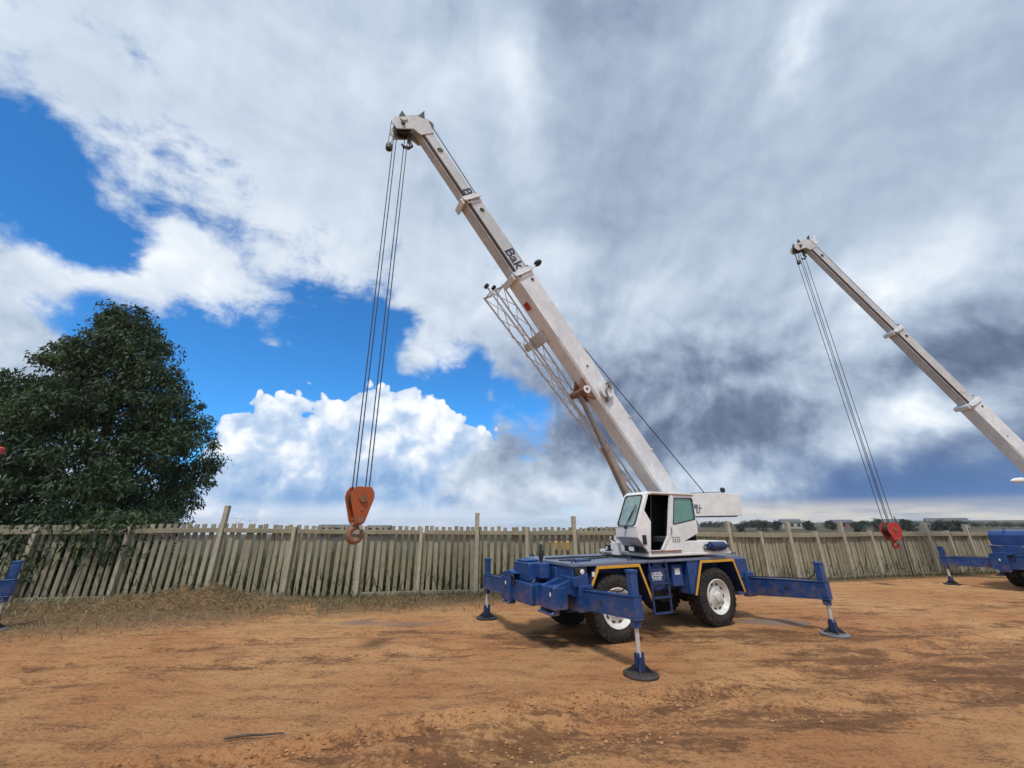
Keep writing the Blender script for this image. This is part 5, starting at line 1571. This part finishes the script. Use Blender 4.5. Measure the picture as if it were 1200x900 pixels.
    hd = b.build('boom_head', M_BOOMTIP, root, BM, bevel=0.008)
    b = MB()
    for y in (-0.08, 0.04):
        b = MB()
        b.lathe([(0.05, 0.0), (0.21, 0.0), (0.18, 0.02), (0.21, 0.04), (0.05, 0.04)], Matrix.Translation((s_t + 0.14, y, -h3 / 2 - 0.30)) @ Matrix.Rotation(rad(-90), 4, 'X'), 24)
        MB().lathe([(0.04, 0.0), (0.13, 0.0), (0.11, 0.02), (0.13, 0.04), (0.04, 0.04)], Matrix.Translation((s_t + 0.10, y, h3 / 2 + 0.12)) @ Matrix.Rotation(rad(-90), 4, 'X'), 20).build('rope_sheave', M_GREASE, hd, BM)
        b.build('head_sheave', M_GREASE, hd, BM)
    MB().disc_y((s_t + 0.14, 0, -h3 / 2 - 0.30), 0.05, w3 + 0.16, 14).build('sheave_pin', M_GREASE, hd, BM)
    b = MB()
    for y in (-w3 / 2 - 0.01, w3 / 2 + 0.01):
        b = MB()
        b.prism([(s_t + 0.20, h3 / 2 + 0.02), (s_t + 0.30, h3 / 2 - 0.10), (s_t + 0.42, h3 / 2 + 0.16)], 1, y - 0.02, y + 0.02)
        b.prism([(s_t + 0.30, -h3 / 2 - 0.10), (s_t + 0.36, -h3 / 2 - 0.28), (s_t + 0.50, -h3 / 2 - 0.10)], 1, y - 0.02, y + 0.02)
        b.build('rope_guard', M_GREASE, hd, BM)
    MB().tube([(s_t + 0.32, -w3 / 2, -h3 / 2 - 0.36), (s_t + 0.32, w3 / 2, -h3 / 2 - 0.36)], 0.02, 6).build('guard_pin', M_GREASE, hd, BM)
    if boom.get('light'):
        b = MB()
        b.tube([(s_t - 0.1, 0, h3 / 2), (s_t + 0.05, 0, h3 / 2 + 0.35), (s_t + 0.30, 0, h3 / 2 + 0.62)], 0.035, 8)
        b.box((s_t - 0.15, -0.2, h3 / 2 + 0.03), (s_t + 0.15, 0.2, h3 / 2 + 0.22))
        b.build('anemometer_bracket', M_BOOM, hd, BM)
    head = BM @ Vector((s_t + 0.14, 0, -h3 / 2 - 0.30))
    # small lug hanging below the head
    q = BM @ Vector((s_t - 0.06, 0, -h3 / 2 - 0.16))
    inv = SW.inverted()
    ql = inv @ q
    b = MB()
    b.tube([ql, ql + Vector((0.02, 0, -0.26))], 0.05, 8)
    b.tube([ql + Vector((0.02, 0, -0.24)), ql + Vector((-0.05, 0, -0.36)), ql + Vector((0.02, 0, -0.46)), ql + Vector((0.14, 0, -0.48)), ql + Vector((0.19, 0, -0.42))], [0.05, 0.045, 0.045, 0.035, 0.02], 8)
    b.build('dead_end_wedge', M_GREASE, hd, SW)
    # ropes
    hl = inv @ head
    zb = rope_drop
    b = None
    for dx, y in ((0.165, -0.06), (0.105, 0.06), (-0.10, -0.06), (-0.16, 0.06)):
        if True:
            MB().tube([hl + Vector((dx, y, 0.02)), Vector((hook_x + dx * 0.82, y, zb))], 0.0115, 6).build('hoist_rope', M_ROPE, root, SW)
    # anti-two-block weight
    a0 = hl + Vector((0.27, 0.12, 0.0))
    b = MB()
    b.tube([a0, a0 + Vector((0, -0.02, -0.70))], 0.008, 5)
    b.tube([a0 + Vector((-0.2, 0, 0)), a0 + Vector((-0.06, -0.02, -0.70))], 0.008, 5)
    b.lathe([(0.05, -0.95), (0.075, -0.92), (0.075, -0.80), (0.05, -0.74)], Matrix.Translation(a0 + Vector((-0.03, -0.02, 0))), 14)
    b.build('limit_weight', M_GREASE, root, SW)
    # winch rope over the top of the boom
    top = lambda s, k, e: tuple(inv @ (BM @ Vector((s, 0, secs[k][3] / 2 + e))))
    MB().tube([top(s_t + 0.10, -1, 0.24), top(secs[-2][1], -2, 0.14), top(secs[0][1], 0, 0.14), top(boom['leave'], 0, 0.10), (-2.70, 0, 2.84)], 0.0125, 6).build('winch_rope', M_ROPE, root, SW)
    if boom.get('ball'):
        sb = secs[0][1] - 0.02
        b = MB().tube([(sb, 0.20, secs[0][3] / 2 + 0.04), (sb + 0.03, 0.24, secs[0][3] / 2 + 0.24)], 0.022, 6)
        b.build('reel_arm', M_BOOM, root, BM)
        MB().sphere((sb + 0.05, 0.24, secs[0][3] / 2 + 0.32), 0.115, 14, (0.7, 1, 1)).build('cable_reel', M_BLACK, root, BM)
    # stowed lattice jib
    if jib:
        js0, js1 = 0.9, boom['jib_end']
        def sec(s):
            t = (s - js0) / (js1 - js0)
            return 0.10 + 0.36 * min(1.0, t * 1.05), 0.14 + 0.24 * min(1, t * 1.3)
        hb = -secs[0][3] / 2
        def corner(s, i):
            H_, W_ = sec(s)
            top_n = hb + 0.02 - 0.03 * (1 - (s - js0) / (js1 - js0))
            y = -0.40 - (W_ if i in (1, 2) else 0.0)
            return (s, y, top_n - (H_ if i in (2, 3) else 0.0))
        b = MB()
        bays = 11
        ss = [js0 + (js1 - js0) * i / bays for i in range(bays + 1)]
        for i in range(4):
            b.tube([corner(ss[0], i), corner(ss[-1] + (0.18 if i in (1, 3) else 0.05), i)], 0.024, 8)
        for q in range(bays):
            for i, j in ((0, 1), (1, 2), (2, 3), (3, 0)):
                a_, c_ = (corner(ss[q], i), corner(ss[q + 1], j)) if q % 2 else (corner(ss[q], j), corner(ss[q + 1], i))
                b.tube([a_, c_], 0.010, 6)
        for i, j in ((0, 1), (1, 2), (2, 3), (3, 0)):
            b.tube([corner(ss[-1], i), corner(ss[-1], j)], 0.018, 6)
        b.tube([corner(ss[-1], 0), corner(ss[-1], 2)], 0.014, 6)
        jb = b.build('lattice_jib', M_JIB, root, BM)
        b = MB()
        for i in (1, 3):
            c_ = corner(ss[-1] + 0.18, i)
            b.disc_y(c_, 0.05, 0.12, 12)
        b.build('jib_lug', M_BLACK, jb, BM)
        b = MB()
        sx = 6.05
        b.box((sx - 0.16, -0.62, hb - 0.12), (sx + 0.16, -0.06, hb - 0.002))
        b.box((sx - 0.10, -0.72, hb - 0.30), (sx + 0.10, -0.50, hb - 0.16))
        b.build('jib_bracket', M_BOOMTIP, root, BM, bevel=0.01)
        b = MB()
        b.box((6.80, -0.10, hb - 0.04), (7.00, 0.06, hb - 0.003))
        b.build('red_catch', M_RED, root, BM, bevel=0.01)
    return root, SW

def hook_block(name, loc, turn, paint, label, scale=1.0, round_=False):
    """two cheek plates around sheaves, a swivel and a forged hook; hangs with its ropes at the top"""
    t = tag(empty(name, loc, turn), label, 'hook block')
    S = scale
    if round_:
        pl = [(0.30 * math.cos(a) * S, (-0.28 + 0.30 * math.sin(a)) * S) for a in np.linspace(rad(-35), rad(215), 18)] + [(-0.14 * S, -0.70 * S), (0.14 * S, -0.70 * S)]
    else:
        pl = [(p[0] * S, p[1] * S) for p in ((-0.135, 0.03), (0.135, 0.03), (0.19, -0.06), (0.20, -0.15), (0.085, -0.52), (0.06, -0.56), (-0.06, -0.56), (-0.085, -0.52), (-0.20, -0.15), (-0.19, -0.06))]
    ys = (-0.135, 0.105) if not round_ else (-0.20, 0.17)
    for y in ys:
        MB().prism(pl, 1, y * S, (y + 0.03) * S).build('cheek_plate', paint, t, bevel=0.006)
    cz = (-0.16 if not round_ else -0.28) * S
    rs = (0.17 if not round_ else 0.25) * S
    for y in ((-0.07, 0.03) if not round_ else (-0.13, -0.02, 0.09)):
        MB().lathe([(0.04 * S, 0), (rs, 0), (rs - 0.03 * S, 0.022 * S), (rs, 0.045 * S), (0.04 * S, 0.045 * S)], Matrix.Translation((0, y * S, cz)) @ Matrix.Rotation(rad(-90), 4, 'X'), 26).build('sheave', M_GREASE, t)
    b = MB()
    b.disc_y((0, 0, cz), 0.062 * S, (0.34 if not round_ else 0.50) * S, 18)
    for xx, zz in ((0, -0.33), (0.0, -0.47)):
        b.disc_y((xx, 0, zz * S), 0.022 * S, (0.30 if not round_ else 0.44) * S, 12)
    b.disc_y((0, 0, -0.49 * S if not round_ else -0.64 * S), 0.055 * S, (0.31 if not round_ else 0.44) * S, 16)
    b.build('axle_pin', M_RUST, t)
    z0 = (-0.50 if not round_ else -0.66) * S
    b = MB()
    b.tube([(0, 0, z0), (0, 0, z0 - 0.12 * S)], 0.048 * S, 12)
    b.lathe([(0.085 * S, z0 - 0.075 * S), (0.085 * S, z0 - 0.03 * S)], Matrix(), 16)
    c0 = z0 - 0.22 * S
    pts = [(0, 0, z0 - 0.08 * S)]
    rr_ = 0.105 * S
    for a in np.linspace(100, -190, 18):
        pts.append((rr_ * math.cos(rad(a)), 0, c0 + rr_ * math.sin(rad(a))))
    pts.append((-rr_ * 0.98 - 0.02 * S, 0, c0 + 0.075 * S))
    rds = [0.042 * S] + [S * (0.040 + 0.014 * math.sin(math.pi * i / 17)) for i in range(17)] + [0.032 * S, 0.016 * S]
    pts = pts[:len(rds)]
    b.tube(pts, rds, 12)
    hk = b.build('hook', M_RUST if not round_ else paint, t, bevel=0)
    MB().bar((0.0, 0.0, c0 + 0.11 * S), (-0.10 * S, 0, c0 + 0.05 * S), 0.03 * S, 0.012 * S, (0, 1, 0)).build('safety_latch', M_STEEL, hk)
    return t

TURN1 = rad(180 + 26.06)
main = dict(angle=BA, secs=[(0.0, 7.70, 0.48, 0.56), (6.9, 10.0, 0.39, 0.46), (9.3, 12.22, 0.305, 0.365)], pin=4.36, leave=6.1, text=True, ball=True, jib_end=7.75)
build_crane('mobile_crane', (2.855, 9.781, 0.0), TURN1, 'blue and white mobile crane on outriggers in the middle, boom raised with orange hook block', 0.0, main, rope_drop=2.66, hook_x=6.15)

second = dict(angle=rad(59.2), secs=[(0.0, 5.45, 0.50, 0.58), (4.6, 9.27, 0.40, 0.46), (8.4, 14.45, 0.31, 0.36)], pin=1.3, leave=4.2, light=True, jib_end=7.75)
T2 = Vector((19.62, 15.215, 0.0))
c2, SW2 = build_crane('mobile_crane', T2, TURN1, 'second blue crane cut off by the right edge, red hook block under its boom', rad(181) - TURN1, second, hood=True, jib=False, rope_drop=2.10, hook_x=5.82)
c3 = build_crane('mobile_crane', (-11.6, 5.70, 0.0), rad(-64.5), 'third blue crane at the left edge, only its rear outrigger and lamp showing', rad(150), None)

# lamps on posts that show at the picture's two edges
def lamp_post(root, foot, top, head, beacon):
    inv = Matrix.Translation(root.location) @ Matrix.Rotation(root.rotation_euler.z, 4, 'Z')
    inv = inv.inverted()
    f, t, h = (inv @ Vector(p) for p in (foot, top, head))
    b = MB().tube([f, t, h], 0.03, 8)
    p = b.build('lamp_post', M_WHITE, root)
    d = (h - t).normalized()
    if beacon:
        MB().bar(h, h + d * 0.26, 0.2, 0.2).build('lamp_pod', M_WHITE, p, bevel=0.02)
    else:
        MB().tube([h - d * 0.05, h + d * 0.05, h + d * 0.32, h + d * 0.50], [0.05, 0.10, 0.085, 0.015], 12).build('lamp_pod', M_WHITE, p)
    if beacon:
        q = inv @ Vector(beacon)
        MB().tube([h, q], 0.02, 6).lathe([(0.03, 0.0), (0.075, 0.01), (0.07, 0.12), (0.03, 0.16)], Matrix.Translation(q), 14).build('beacon', M_RED, p)
lamp_post(c2, (19.0, 14.55, 2.75), (19.0, 14.5, 3.62), (18.65, 14.5, 3.60), None)
lamp_post(c3, (-11.5, 7.85, 1.40), (-11.2, 7.9, 2.88), (-10.72, 8.0, 2.92), (-10.57, 8.0, 3.44))

def local_to_world(origin, turn, p):
    return Vector(origin) + Matrix.Rotation(turn, 3, 'Z') @ Vector(p)

hook_block('hook_block', local_to_world((2.855, 9.781, 0), TURN1, (6.15, 0, 2.68)), TURN1 + rad(17), M_ORANGE, 'rusty orange hook block hanging from the nearest boom in front of white clouds', 1.04)
hook_block('hook_block', local_to_world(T2, rad(181), (5.82, 0, 2.14)), rad(181), M_RED, 'bright red hook block hanging on four ropes in front of the right fence', 0.86, True)
